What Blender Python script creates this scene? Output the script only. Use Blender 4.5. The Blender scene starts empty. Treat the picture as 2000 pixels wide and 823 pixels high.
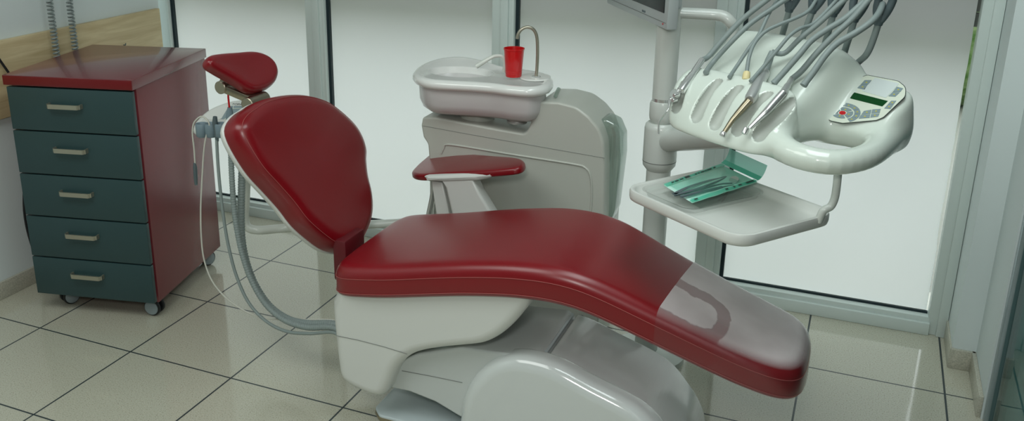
import bpy, bmesh, math, random
import numpy as np
from math import sin, cos, pi, radians
from mathutils import Vector

random.seed(4)
SC = bpy.context.scene
COL = SC.collection

# ------------------------------------------------------------------ camera
F, CX, CY = 1825.36, 853.87, 325.61
PITCH, ROLL, YAW = 0.316007, -0.00615, -0.433998
CAM = np.array([2.45472, -2.04121, 1.51857])
_cp, _sp, _c, _s = cos(PITCH), sin(PITCH), cos(YAW), sin(YAW)
_fw = np.array([_s * _cp, _c * _cp, -_sp]); _r = np.array([_c, -_s, 0.0]); _u = np.cross(_r, _fw)
RT = cos(ROLL) * _r + sin(ROLL) * _u
UP = -sin(ROLL) * _r + cos(ROLL) * _u
FW = _fw


def ray(px, py):
    return RT * ((px - CX) / F) - UP * ((py - CY) / F) + FW


def at(px, py, ax, v):
    """the point of the room seen at a spot of the photo, on the plane axis = v"""
    d = ray(px, py); i = 'xyz'.index(ax)
    return CAM + d * ((v - CAM[i]) / d[i])


def onplane(px, py, P0, n):
    d = ray(px, py)
    return CAM + d * (np.dot(np.asarray(P0) - CAM, n) / np.dot(d, n))


# ------------------------------------------------------------------ materials
def lin(r, g, b):
    f = lambda c: (c / 255) / 12.92 if c / 255 <= 0.04045 else ((c / 255 + 0.055) / 1.055) ** 2.4
    return (f(r), f(g), f(b), 1)


def mat(name, col, rough=0.5, metal=0.0, spec=0.5, coat=0.0, bump=None, noise=None, trans=0.0, emit=None, sheen=0):
    m = bpy.data.materials.new(name); m.use_nodes = True
    nt = m.node_tree; b = nt.nodes['Principled BSDF']
    b.inputs['Base Color'].default_value = col
    b.inputs['Roughness'].default_value = rough
    b.inputs['Metallic'].default_value = metal
    b.inputs['Specular IOR Level'].default_value = spec
    b.inputs['Coat Weight'].default_value = coat
    b.inputs['Coat Roughness'].default_value = 0.08
    b.inputs['Transmission Weight'].default_value = trans
    if emit:
        b.inputs['Emission Color'].default_value = emit[0]; b.inputs['Emission Strength'].default_value = emit[1]
    if bump or noise:
        tc = nt.nodes.new('ShaderNodeTexCoord')
    if bump:
        n = nt.nodes.new('ShaderNodeTexNoise'); n.inputs['Scale'].default_value = bump[0]; n.inputs['Detail'].default_value = 3
        nt.links.new(tc.outputs['Object'], n.inputs['Vector'])
        bp = nt.nodes.new('ShaderNodeBump'); bp.inputs['Strength'].default_value = bump[1]; bp.inputs['Distance'].default_value = 0.002
        nt.links.new(n.outputs['Fac'], bp.inputs['Height']); nt.links.new(bp.outputs['Normal'], b.inputs['Normal'])
    if noise:
        n2 = nt.nodes.new('ShaderNodeTexNoise'); n2.inputs['Scale'].default_value = noise[0]; n2.inputs['Detail'].default_value = 4
        nt.links.new(tc.outputs['Object'], n2.inputs['Vector'])
        rp = nt.nodes.new('ShaderNodeMixRGB'); rp.inputs[1].default_value = col; rp.inputs[2].default_value = noise[1]
        mr = nt.nodes.new('ShaderNodeMapRange'); mr.inputs[1].default_value = 0.35; mr.inputs[2].default_value = 0.7
        nt.links.new(n2.outputs['Fac'], mr.inputs[0]); nt.links.new(mr.outputs[0], rp.inputs[0])
        nt.links.new(rp.outputs[0], b.inputs['Base Color'])
    return m


M = {}
M['leather'] = mat('red leather', (0.20, 0.0012, 0.006, 1), 0.30, spec=0.5, coat=0.25, bump=(700, 0.02), noise=(3, (0.18, 0.001, 0.005, 1)))
M['leather'].node_tree.nodes['Principled BSDF'].inputs['Coat Roughness'].default_value = 0.34
M['leather_dark'] = mat('dark red leather', (0.10, 0.002, 0.006, 1), 0.5)
M['stitch'] = mat('stitching thread', (0.33, 0.075, 0.07, 1), 0.7)
M['shell'] = mat('ivory plastic', lin(210, 213, 208), 0.35, coat=0.15)
M['shell_grey'] = mat('pale grey plastic', lin(196, 202, 200), 0.3, coat=0.3)
M['gloss'] = mat('glossy white plastic', lin(208, 214, 212), 0.14, coat=0.8)
M['unit'] = mat('unit grey plastic', lin(190, 193, 184), 0.3, coat=0.2)
M['head'] = mat('head plastic', lin(216, 226, 216), 0.22, coat=0.5)
M['porcelain'] = mat('white porcelain', lin(236, 238, 234), 0.14, coat=0.6)
M['bowl'] = mat('smoked bowl', lin(208, 206, 205), 0.25, coat=0.3)
M['groove'] = mat('seam grey', lin(120, 124, 120), 0.6)
M['pole'] = mat('pole enamel', lin(205, 211, 205), 0.3, coat=0.2)
M['pipe'] = mat('pale pipe', lin(215, 220, 212), 0.25, coat=0.3)
M['silver'] = mat('brushed silver', lin(214, 216, 214), 0.34, metal=0.75)
M['bow'] = mat('brushed handle metal', lin(178, 174, 158), 0.34, metal=0.8)
M['chrome'] = mat('chrome', lin(222, 224, 222), 0.22, metal=0.75)
M['brass'] = mat('warm steel', lin(158, 150, 128), 0.3, metal=0.9)
M['nickel'] = mat('satin nickel', lin(168, 160, 142), 0.3, metal=1)
M['plate'] = mat('grey base plate', lin(190, 202, 204), 0.25, coat=0.3)
M['black'] = mat('black rubber', lin(22, 26, 28), 0.5)
M['gasket'] = mat('dark gasket', lin(8, 34, 40), 0.5)
M['teal'] = mat('dark teal laminate', lin(42, 68, 70), 0.45, bump=(1500, 0.05))
M['maroon'] = mat('maroon laminate', lin(116, 46, 52), 0.25, spec=0.7, bump=(700, 0.05))
M['maroon_top'] = mat('polished maroon laminate', lin(112, 44, 50), 0.26, spec=0.7, coat=0.45)
M['maroon_edge'] = mat('maroon edge band', lin(108, 8, 16), 0.4)
M['caster'] = mat('caster grey', lin(140, 152, 156), 0.35)
M['hose'] = mat('grey hose', lin(134, 146, 144), 0.5)
M['hose_blue'] = mat('blue grey plastic', lin(120, 140, 150), 0.45)
M['hose_dark'] = mat('slate plastic', lin(86, 100, 104), 0.45)
M['hose_white'] = mat('white cable', lin(206, 206, 196), 0.5)
M['yellow'] = mat('cream yellow rubber', lin(226, 212, 160), 0.5)
M['cup'] = mat('red plastic', (0.62, 0.004, 0.006, 1), 0.3, coat=0.2)
M['red'] = mat('red tip', (0.6, 0.004, 0.01, 1), 0.4)
M['wall'] = mat('wall paint', lin(212, 222, 221), 0.75, bump=(300, 0.08))
M['ceil'] = mat('ceiling paint', lin(190, 192, 190), 0.8)
M['wall_far'] = mat('grey wall paint', lin(128, 130, 128), 0.8)
M['frame'] = mat('white window frame', lin(206, 218, 214), 0.35, coat=0.1)
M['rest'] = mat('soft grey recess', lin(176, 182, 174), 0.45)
M['key'] = mat('key grey', lin(128, 146, 150), 0.5)
M['panel'] = mat('panel foil', lin(214, 222, 206), 0.4)
M['line'] = mat('dark print', lin(50, 62, 60), 0.5)
M['lcd'] = mat('green display', lin(8, 56, 24), 0.2, emit=(lin(6, 60, 22), 0.35))
M['pad'] = mat('milky window', lin(206, 216, 214), 0.3)
M['icon'] = mat('yellow icon', lin(196, 186, 60), 0.5)
M['screen'] = mat('dark screen', lin(2, 22, 24), 0.25)
M['bezel'] = mat('monitor plastic', lin(176, 184, 184), 0.35)
M['paper'] = mat('paper', lin(225, 228, 226), 0.7)
M['red_box'] = mat('red carton', lin(170, 24, 52), 0.5)
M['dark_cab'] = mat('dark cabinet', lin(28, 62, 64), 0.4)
M['hedge'] = mat('hedge leaves', lin(70, 110, 40), 0.8, noise=(22, lin(150, 170, 120)))
M['ground'] = mat('paving', lin(168, 168, 160), 0.9)
M['blind'] = mat('shutter slats', lin(120, 118, 114), 0.6)  # for the slats added outside to shade the film
M['alu'] = mat('glass door profile', lin(150, 165, 170), 0.3, metal=0.6)


def mat_floor():
    m = bpy.data.materials.new('speckled floor tiles'); m.use_nodes = True
    nt = m.node_tree; b = nt.nodes['Principled BSDF']; L = nt.links.new
    tc = nt.nodes.new('ShaderNodeTexCoord'); sx = nt.nodes.new('ShaderNodeSeparateXYZ'); L(tc.outputs['Object'], sx.inputs[0])

    def grout(o):
        a = nt.nodes.new('ShaderNodeMath'); a.operation = 'DIVIDE'; a.inputs[1].default_value = 0.4; L(o, a.inputs[0])
        r = nt.nodes.new('ShaderNodeMath'); r.operation = 'ROUND'; L(a.outputs[0], r.inputs[0])
        d = nt.nodes.new('ShaderNodeMath'); d.operation = 'SUBTRACT'; L(a.outputs[0], d.inputs[0]); L(r.outputs[0], d.inputs[1])
        e = nt.nodes.new('ShaderNodeMath'); e.operation = 'ABSOLUTE'; L(d.outputs[0], e.inputs[0])
        f = nt.nodes.new('ShaderNodeMath'); f.operation = 'LESS_THAN'; f.inputs[1].default_value = 0.0072; L(e.outputs[0], f.inputs[0])
        return f.outputs[0]
    mx = nt.nodes.new('ShaderNodeMath'); mx.operation = 'MAXIMUM'; L(grout(sx.outputs[0]), mx.inputs[0]); L(grout(sx.outputs[1]), mx.inputs[1])
    n = nt.nodes.new('ShaderNodeTexNoise'); n.inputs['Scale'].default_value = 260; n.inputs['Detail'].default_value = 2; L(tc.outputs['Object'], n.inputs['Vector'])
    cr = nt.nodes.new('ShaderNodeValToRGB'); L(n.outputs['Fac'], cr.inputs[0])
    e = cr.color_ramp.elements; e[0].position = 0.30; e[0].color = lin(150, 146, 128); e[1].position = 0.72; e[1].color = lin(208, 204, 186)
    k = cr.color_ramp.elements.new(0.42); k.color = lin(186, 185, 168); k = cr.color_ramp.elements.new(0.6); k.color = lin(190, 189, 172)
    mix = nt.nodes.new('ShaderNodeMixRGB'); L(mx.outputs[0], mix.inputs[0]); L(cr.outputs[0], mix.inputs[1]); mix.inputs[2].default_value = lin(30, 46, 50)
    L(mix.outputs[0], b.inputs['Base Color'])
    rr = nt.nodes.new('ShaderNodeMapRange'); L(mx.outputs[0], rr.inputs[0]); rr.inputs[3].default_value = 0.10; rr.inputs[4].default_value = 0.6
    L(rr.outputs[0], b.inputs['Roughness'])
    b.inputs['Specular IOR Level'].default_value = 0.6; b.inputs['Coat Weight'].default_value = 0.6; b.inputs['Coat Roughness'].default_value = 0.05
    bp = nt.nodes.new('ShaderNodeBump'); bp.invert = True; bp.inputs['Strength'].default_value = 0.4; bp.inputs['Distance'].default_value = 0.001
    L(mx.outputs[0], bp.inputs['Height']); L(bp.outputs[0], b.inputs['Normal'])
    return m


def mat_stone():
    m = mat('skirting tile', lin(168, 168, 154), 0.25, noise=(240, lin(196, 194, 178)))
    return m


def mat_wood():
    m = bpy.data.materials.new('maple veneer'); m.use_nodes = True
    nt = m.node_tree; b = nt.nodes['Principled BSDF']; L = nt.links.new
    tc = nt.nodes.new('ShaderNodeTexCoord'); mp = nt.nodes.new('ShaderNodeMapping'); L(tc.outputs['Object'], mp.inputs[0]); mp.inputs['Scale'].default_value = (6, 2.2, 26)
    n = nt.nodes.new('ShaderNodeTexNoise'); n.inputs['Scale'].default_value = 1.6; n.inputs['Detail'].default_value = 7; n.inputs['Distortion'].default_value = 0.8; L(mp.outputs[0], n.inputs['Vector'])
    cr = nt.nodes.new('ShaderNodeValToRGB'); L(n.outputs['Fac'], cr.inputs[0])
    e = cr.color_ramp.elements; e[0].position = 0.3; e[0].color = lin(188, 168, 126); e[1].position = 0.7; e[1].color = lin(214, 198, 158)
    L(cr.outputs[0], b.inputs['Base Color']); b.inputs['Roughness'].default_value = 0.5
    return m


def mat_film():
    m = bpy.data.materials.new('frosted window film'); m.use_nodes = True
    nt = m.node_tree; nt.nodes.clear(); L = nt.links.new
    o = nt.nodes.new('ShaderNodeOutputMaterial')
    t = nt.nodes.new('ShaderNodeBsdfTranslucent'); t.inputs[0].default_value = (0.88, 0.88, 0.88, 1)
    d = nt.nodes.new('ShaderNodeBsdfDiffuse'); d.inputs[0].default_value = (0.78, 0.79, 0.8, 1)
    x = nt.nodes.new('ShaderNodeMixShader'); x.inputs[0].default_value = 0.25; L(t.outputs[0], x.inputs[1]); L(d.outputs[0], x.inputs[2])
    L(x.outputs[0], o.inputs[0])
    return m


def thin_fresnel(nt, ior):
    g = nt.nodes.new('ShaderNodeNewGeometry'); m = nt.nodes.new('ShaderNodeMath'); m.operation = 'MULTIPLY_ADD'
    m.inputs[1].default_value = 1 / ior - ior; m.inputs[2].default_value = ior; nt.links.new(g.outputs['Backfacing'], m.inputs[0])
    fr = nt.nodes.new('ShaderNodeFresnel'); nt.links.new(m.outputs[0], fr.inputs['IOR'])
    return fr


def mat_clear(name, tint, gloss=0.08, rough=0.03, haze=0.0, hazecol=(0.8, 0.8, 0.8, 1), ior=1.5):
    """thin clear plastic or glass: lets most light straight through, with a surface shine"""
    m = bpy.data.materials.new(name); m.use_nodes = True
    nt = m.node_tree; nt.nodes.clear(); L = nt.links.new
    o = nt.nodes.new('ShaderNodeOutputMaterial')
    t = nt.nodes.new('ShaderNodeBsdfTransparent'); t.inputs[0].default_value = tint
    g = nt.nodes.new('ShaderNodeBsdfGlossy'); g.inputs['Roughness'].default_value = rough
    fr = thin_fresnel(nt, ior)
    ad = nt.nodes.new('ShaderNodeMath'); ad.operation = 'ADD'; ad.inputs[1].default_value = gloss; ad.use_clamp = True; L(fr.outputs[0], ad.inputs[0])
    base = t
    if haze:
        d = nt.nodes.new('ShaderNodeBsdfDiffuse'); d.inputs[0].default_value = hazecol
        tl = nt.nodes.new('ShaderNodeBsdfTranslucent'); tl.inputs[0].default_value = hazecol
        dm = nt.nodes.new('ShaderNodeMixShader'); dm.inputs[0].default_value = 0.35; L(d.outputs[0], dm.inputs[1]); L(tl.outputs[0], dm.inputs[2])
        h = nt.nodes.new('ShaderNodeMixShader'); h.inputs[0].default_value = haze; L(t.outputs[0], h.inputs[1]); L(dm.outputs[0], h.inputs[2]); base = h
    x = nt.nodes.new('ShaderNodeMixShader'); L(ad.outputs[0], x.inputs[0]); L(base.outputs[0], x.inputs[1]); L(g.outputs[0], x.inputs[2])
    L(x.outputs[0], o.inputs[0])
    return m


M['floor'] = mat_floor(); M['stone'] = mat_stone(); M['wood'] = mat_wood(); M['film'] = mat_film()
M['glass'] = mat_clear('clear glass', (0.95, 0.97, 0.96, 1), 0.0, 0.0)
M['glass_teal'] = mat_clear('teal glass', (0.46, 0.70, 0.70, 1), 0.0, 0.0, ior=1.14)
M['acrylic'] = mat_clear('clear acrylic', (0.97, 0.98, 0.97, 1), 0.10, 0.04, 0.12)
M['tank'] = mat_clear('milky green acrylic', (0.72, 0.80, 0.76, 1), 0.08, 0.08, 0.30, lin(190, 205, 195))
M['pouch'] = mat_clear('green pouch film', (0.84, 0.98, 0.94, 1), 0.03, 0.12, 0.10, lin(130, 225, 205))
M['pouch_seal'] = mat_clear('green pouch seal', (0.45, 0.82, 0.72, 1), 0.03, 0.15, 0.70, lin(104, 222, 194))
M['pouch_flap'] = mat_clear('pale green flap', (0.7, 0.9, 0.85, 1), 0.03, 0.2, 0.8, lin(150, 226, 208))
M['pouch_paper'] = mat('white pouch paper', lin(196, 232, 220), 0.6)


def mat_cover():
    """clear plastic foot cover: milky where it stands off the leather, clearer where it sticks to it"""
    m = bpy.data.materials.new('clear foot cover'); m.use_nodes = True
    nt = m.node_tree; nt.nodes.clear(); L = nt.links.new
    o = nt.nodes.new('ShaderNodeOutputMaterial')
    tc = nt.nodes.new('ShaderNodeTexCoord')
    n = nt.nodes.new('ShaderNodeTexNoise'); n.inputs['Scale'].default_value = 26; n.inputs['Detail'].default_value = 6; L(tc.outputs['Object'], n.inputs['Vector'])
    n2 = nt.nodes.new('ShaderNodeTexNoise'); n2.inputs['Scale'].default_value = 5; n2.inputs['Detail'].default_value = 3; L(tc.outputs['Object'], n2.inputs['Vector'])
    # stuck patch: a horseshoe around a centre, ragged by the noise
    vs = nt.nodes.new('ShaderNodeVectorMath'); vs.operation = 'SUBTRACT'; L(tc.outputs['Object'], vs.inputs[0]); vs.inputs[1].default_value = COVER_C
    sx = nt.nodes.new('ShaderNodeSeparateXYZ'); L(vs.outputs[0], sx.inputs[0])

    def mth(op, a, b=None):
        q = nt.nodes.new('ShaderNodeMath'); q.operation = op
        for i, v in ((0, a), (1, b)):
            if v is None: continue
            if isinstance(v, (int, float)): q.inputs[i].default_value = v
            else: L(v, q.inputs[i])
        return q.outputs[0]
    xx = mth('MULTIPLY', sx.outputs[0], 1.7); yy = sx.outputs[1]
    xpos = mth('MAXIMUM', xx, 0.0)
    r = mth('SQRT', mth('ADD', mth('MULTIPLY', xpos, xpos), mth('MULTIPLY', yy, yy)))
    dd = mth('ABSOLUTE', mth('SUBTRACT', r, 0.085))
    dd = mth('ADD', dd, mth('MULTIPLY', mth('SUBTRACT', n.outputs['Fac'], 0.5), 0.035))
    inside = nt.nodes.new('ShaderNodeMapRange'); inside.inputs[1].default_value = 0.027; inside.inputs[2].default_value = 0.022; L(dd, inside.inputs[0])
    haze = nt.nodes.new('ShaderNodeMapRange'); haze.inputs[1].default_value = 0.3; haze.inputs[2].default_value = 0.7; haze.inputs[3].default_value = 0.54; haze.inputs[4].default_value = 0.80
    L(n2.outputs['Fac'], haze.inputs[0])
    # painted window sheen: the milky haze goes only on the upward faces
    ge = nt.nodes.new('ShaderNodeNewGeometry'); sn = nt.nodes.new('ShaderNodeSeparateXYZ'); L(ge.outputs['Normal'], sn.inputs[0])
    upf = nt.nodes.new('ShaderNodeMapRange'); upf.inputs[1].default_value = 0.55; upf.inputs[2].default_value = 0.95; upf.inputs[3].default_value = 0.02; upf.inputs[4].default_value = 1.0; L(mth('ABSOLUTE', sn.outputs[2]), upf.inputs[0])
    hz = mth('MULTIPLY', haze.outputs[0], upf.outputs[0])
    hz = mth('MULTIPLY', hz, mth('SUBTRACT', 1.0, mth('MULTIPLY', inside.outputs[0], 0.55)))
    t = nt.nodes.new('ShaderNodeBsdfTransparent'); t.inputs[0].default_value = (0.96, 0.93, 0.95, 1)
    d = nt.nodes.new('ShaderNodeBsdfDiffuse'); d.inputs[0].default_value = (0.93, 0.87, 0.88, 1)
    g = nt.nodes.new('ShaderNodeBsdfGlossy'); g.inputs['Roughness'].default_value = 0.22
    x = nt.nodes.new('ShaderNodeMixShader'); L(hz, x.inputs[0]); L(t.outputs[0], x.inputs[1]); L(d.outputs[0], x.inputs[2])
    fr = thin_fresnel(nt, 1.45)
    y = nt.nodes.new('ShaderNodeMixShader'); L(fr.outputs[0], y.inputs[0]); L(x.outputs[0], y.inputs[1]); L(g.outputs[0], y.inputs[2])
    L(y.outputs[0], o.inputs[0])
    return m


# ------------------------------------------------------------------ geometry helpers
V3 = lambda *a: np.array(a, float)


def unit(v):
    v = np.asarray(v, float); return v / np.linalg.norm(v)


def spline(pts, n, closed=False):
    """Catmull-Rom through pts, n samples spaced evenly by length"""
    P = np.asarray(pts, float); k = len(P); out = []
    segs = k if closed else k - 1
    for i in range(segs):
        if closed: a, b, c, d = P[(i - 1) % k], P[i], P[(i + 1) % k], P[(i + 2) % k]
        else: a, b, c, d = P[max(i - 1, 0)], P[i], P[i + 1], P[min(i + 2, k - 1)]
        for t in np.linspace(0, 1, 24, endpoint=False):
            out.append(0.5 * ((2 * b) + (c - a) * t + (2 * a - 5 * b + 4 * c - d) * t * t + (3 * b - a - 3 * c + d) * t ** 3))
    if not closed: out.append(P[-1])
    out = np.array(out)
    Q = np.vstack([out, out[:1]]) if closed else out
    s = np.concatenate([[0], np.cumsum(np.linalg.norm(np.diff(Q, axis=0), axis=1))])
    tt = np.linspace(0, s[-1], n, endpoint=not closed)
    return np.stack([np.interp(tt, s, Q[:, j]) for j in range(Q.shape[1])], 1)


def polyround(pts, r, seg=6):
    """closed polygon with rounded corners; r a number or one per corner"""
    P = [np.asarray(p, float) for p in pts]; out = []; k = len(P)
    for i in range(k):
        rr = r if isinstance(r, (int, float)) else r[i]
        a, b, c = P[i - 1], P[i], P[(i + 1) % k]
        u, v = unit(a - b), unit(c - b); ang = math.acos(max(-1, min(1, float(u @ v))))
        if rr < 1e-6 or ang > 3.1: out.append(b); continue
        d = min(rr / math.tan(ang / 2), 0.49 * np.linalg.norm(a - b), 0.49 * np.linalg.norm(c - b))
        rad = d * math.tan(ang / 2); ctr = b + unit(u + v) * rad / math.sin(ang / 2)
        p0, p1 = b + u * d - ctr, b + v * d - ctr
        w = math.acos(max(-1, min(1, float(unit(p0) @ unit(p1)))))
        for j in range(seg + 1):
            t = j / seg
            out.append(ctr + (sin((1 - t) * w) * p0 + sin(t * w) * p1) / max(sin(w), 1e-9))
    return np.array(out)


class G:
    def __init__(s): s.v = []; s.f = []

    def add(s, v, f):
        o = len(s.v); s.v += [tuple(map(float, p)) for p in v]; s.f += [tuple(i + o for i in q) for q in f]; return s

    def rings(s, R, cap0=True, cap1=True, closed=True):
        n = len(R[0]); v = [p for r in R for p in r]; f = []
        for i in range(len(R) - 1):
            for j in range(n if closed else n - 1):
                a = i * n + j; b = i * n + (j + 1) % n
                f.append((a, b, b + n, a + n))
        if cap0: f.append(tuple(range(n - 1, -1, -1)))
        if cap1: f.append(tuple((len(R) - 1) * n + j for j in range(n)))
        return s.add(v, f)

    def tube(s, path, r, n=14, caps=True, smooth=0):
        P = np.asarray(path, float)
        if smooth: P = spline(P, smooth)
        k = len(P); rr = np.full(k, r, float) if np.isscalar(r) else np.interp(np.linspace(0, 1, k), np.linspace(0, 1, len(r)), r)
        T = np.gradient(P, axis=0); T /= np.linalg.norm(T, axis=1)[:, None]
        u = np.cross(T[0], [0, 0, 1.0]);
        if np.linalg.norm(u) < 1e-3: u = np.cross(T[0], [1.0, 0, 0])
        u = unit(u); R = []
        for i in range(k):
            u = unit(u - T[i] * (u @ T[i])); w = np.cross(T[i], u)
            R.append([P[i] + rr[i] * (cos(a) * u + sin(a) * w) for a in np.linspace(0, 2 * pi, n, endpoint=False)])
        return s.rings(R, caps, caps)

    def lathe(s, o, ax, prof, n=32, caps=True):
        """profile of (radius, distance along ax) pairs"""
        ax = unit(ax); u = np.cross(ax, [0, 0, 1.0])
        if np.linalg.norm(u) < 1e-3: u = V3(1, 0, 0)
        u = unit(u); w = np.cross(ax, u); o = np.asarray(o, float)
        R = [[o + ax * h + max(r, 1e-5) * (cos(a) * u + sin(a) * w) for a in np.linspace(0, 2 * pi, n, endpoint=False)] for r, h in prof]
        return s.rings(R, caps, caps)

    def box(s, c, size, bev=0.0, ux=(1, 0, 0), uy=(0, 1, 0), seg=2):
        ux = unit(ux); uy = unit(uy); uz = np.cross(ux, uy)
        bm = bmesh.new(); bmesh.ops.create_cube(bm, size=1)
        for v in bm.verts: v.co = Vector((v.co.x * size[0], v.co.y * size[1], v.co.z * size[2]))
        if bev: bmesh.ops.bevel(bm, geom=bm.edges[:], offset=bev, segments=seg, affect='EDGES', profile=0.5)
        bm.verts.index_update()
        c = np.asarray(c, float)
        v = [c + ux * p.co.x + uy * p.co.y + uz * p.co.z for p in bm.verts]; f = [tuple(x.index for x in q.verts) for q in bm.faces]
        bm.free(); return s.add(v, f)

    def pad(s, outline, T, rf, rb, fn, N=96, crown=0.0, resample=True, seg=5, centre=None, capn=4, back=True):
        """a slab with the given closed 2-D outline, thickness T, rounded front (rf) and back (rb) edges; fn maps (a, b, h) into the room"""
        O = spline(outline, N, True) if resample else np.asarray(outline, float)
        area = np.sum(O[:, 0] * np.roll(O[:, 1], -1) - np.roll(O[:, 0], -1) * O[:, 1])
        if area < 0: O = O[::-1]
        e = np.roll(O, -1, 0) - np.roll(O, 1, 0); nn = np.stack([-e[:, 1], e[:, 0]], 1); nn /= np.linalg.norm(nn, axis=1)[:, None] + 1e-12
        seq = []
        for k in range(seg + 1):
            a = pi / 2 * k / seg; seq.append((rb * (1 - sin(a)), rb * (1 - cos(a))))
        for k in range(seg + 1):
            a = pi / 2 * k / seg; seq.append((rf * (1 - cos(a)), T - rf + rf * sin(a)))
        R = [[fn(*(O[i] + nn[i] * ins), h) for i in range(len(O))] for ins, h in seq]
        last = O + nn * rf; c = last.mean(0) if centre is None else np.asarray(centre, float)
        if not capn:
            R.append([fn(*(last[i] + nn[i] * 0.0004), T) for i in range(len(O))]); R.insert(0, [fn(*(O[i] + nn[i] * (rb + 0.0004)), 0.0) for i in range(len(O))])
            return s.rings(R, back, True)
        if crown or capn:
            for j in range(1, capn + 1):
                t = j / (capn + 1.0)
                R.append([fn(*(last[i] * (1 - t) + c * t), T + crown * (1 - (1 - t) ** 2)) for i in range(len(O))])
        s.rings(R, back, False)
        n = len(O); b = len(s.v) - n; s.v.append(tuple(map(float, fn(*c, T + crown)))); ci = len(s.v) - 1
        s.f += [(b + j, b + (j + 1) % n, ci) for j in range(n)]
        return s


ROOT = {}


def tag(o, label=None, cat=None, group=None, kind=None):
    if label: o['label'] = label
    if cat: o['category'] = cat
    if group: o['group'] = group
    if kind: o['kind'] = kind
    return o


def thing(name, label, cat, loc=(0, 0, 0), group=None):
    o = bpy.data.objects.new(name, None); o.empty_display_size = 0.05; COL.objects.link(o); o.location = loc
    ROOT[o.name] = np.array(loc, float)
    return tag(o, label, cat, group)


def obj(name, g, m, parent=None, smooth=40, label=None, mats=None):
    off = ROOT[parent.name] if parent is not None else np.zeros(3)
    me = bpy.data.meshes.new(name)
    me.from_pydata([tuple(np.asarray(p) - off) for p in g.v], [], g.f); me.validate(); me.update()
    bm = bmesh.new(); bm.from_mesh(me); bmesh.ops.recalc_face_normals(bm, faces=bm.faces); bm.to_mesh(me); bm.free()
    me.materials.append(M[m] if isinstance(m, str) else m)
    if smooth:
        me.polygons.foreach_set('use_smooth', [True] * len(me.polygons))
        me.set_sharp_from_angle(angle=radians(smooth))
    o = bpy.data.objects.new(name, me); COL.objects.link(o)
    if parent is not None: o.parent = parent
    ROOT[o.name] = off
    if label: o['label'] = label
    return o


def struct(name, g, m, label=None, smooth=30):
    o = obj(name, g, m, None, smooth); o['kind'] = 'structure'
    if label: o['label'] = label
    return o


def copy_tree(src, loc, rotz=0.0, label=None):
    r = src.copy(); COL.objects.link(r); r.location = loc; r.rotation_euler = (0, 0, rotz)
    if label: r['label'] = label
    for ch in src.children:
        c = ch.copy(); COL.objects.link(c); c.parent = r
        for gch in ch.children:
            d = gch.copy(); COL.objects.link(d); d.parent = c
    return r


# signed-distance modelling for the moulded parts
def smax(a, b, k): return 0.5 * (a + b + np.sqrt((a - b) ** 2 + k * k))
def smin(a, b, k): return -smax(-a, -b, k)


def capsule(X, a, b, r0, r1=None):
    a = np.asarray(a, float); b = np.asarray(b, float); d = b - a
    t = np.clip(((X - a) @ d) / (d @ d), 0, 1)
    return np.linalg.norm(X - a - t[..., None] * d, axis=-1) - (r0 if r1 is None else r0 + (r1 - r0) * t)


def sdf_mesh(f, lo, hi, h, fn):
    """surface nets over f(points) <= 0, then mapped by fn into the room"""
    ax = [np.arange(lo[i], hi[i] + h, h) for i in range(3)]
    X = np.stack(np.meshgrid(*ax, indexing='ij'), -1); D = f(X); S = D < 0
    nx, ny, nz = D.shape
    cnt = np.zeros((nx - 1, ny - 1, nz - 1)); pos = np.zeros((nx - 1, ny - 1, nz - 1, 3))
    cor = [(i, j, k) for i in (0, 1) for j in (0, 1) for k in (0, 1)]
    sl = lambda A, c: A[c[0]:nx - 1 + c[0], c[1]:ny - 1 + c[1], c[2]:nz - 1 + c[2]]
    for a in cor:
        for b in cor:
            if a < b and sum(abs(p - q) for p, q in zip(a, b)) == 1:
                da, db = sl(D, a), sl(D, b); cr = sl(S, a) != sl(S, b)
                t = np.where(cr, da / np.where(cr, da - db, 1), 0)
                p = np.array(a) + t[..., None] * (np.array(b) - np.array(a))
                pos += np.where(cr[..., None], p, 0); cnt += cr
    act = cnt > 0; idx = -np.ones(cnt.shape, int); idx[act] = np.arange(act.sum())
    base = np.stack(np.meshgrid(*[np.arange(n - 1) for n in (nx, ny, nz)], indexing='ij'), -1)
    P = np.array(lo) + h * (base[act] + pos[act] / cnt[act][:, None])
    for _ in range(2):
        e = 1e-4; d0 = f(P); gr = np.stack([(f(P + e * np.eye(3)[i]) - d0) / e for i in range(3)], -1)
        P = P - (np.clip(d0, -h, h) / np.maximum((gr ** 2).sum(-1), 0.2))[:, None] * gr
    Fc = []
    for axis in range(3):
        s0 = [slice(1, n - 1) for n in (nx, ny, nz)]; s0[axis] = slice(0, (nx, ny, nz)[axis] - 1)
        s1 = list(s0); s1[axis] = slice(1, (nx, ny, nz)[axis])
        a, b = S[tuple(s0)], S[tuple(s1)]
        loc = np.argwhere(a != b)
        o1, o2 = [x for x in range(3) if x != axis]
        for q in loc:
            c = q.copy()
            for x in range(3):
                if x != axis: c[x] += 1
            def cell(d1, d2):
                w = c.copy(); w[o1] -= d1; w[o2] -= d2; return idx[tuple(w)]
            Fc.append((cell(1, 1), cell(0, 1), cell(0, 0), cell(1, 0)))
    g = G(); g.add([fn(*p) for p in P], Fc)
    return g


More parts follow.
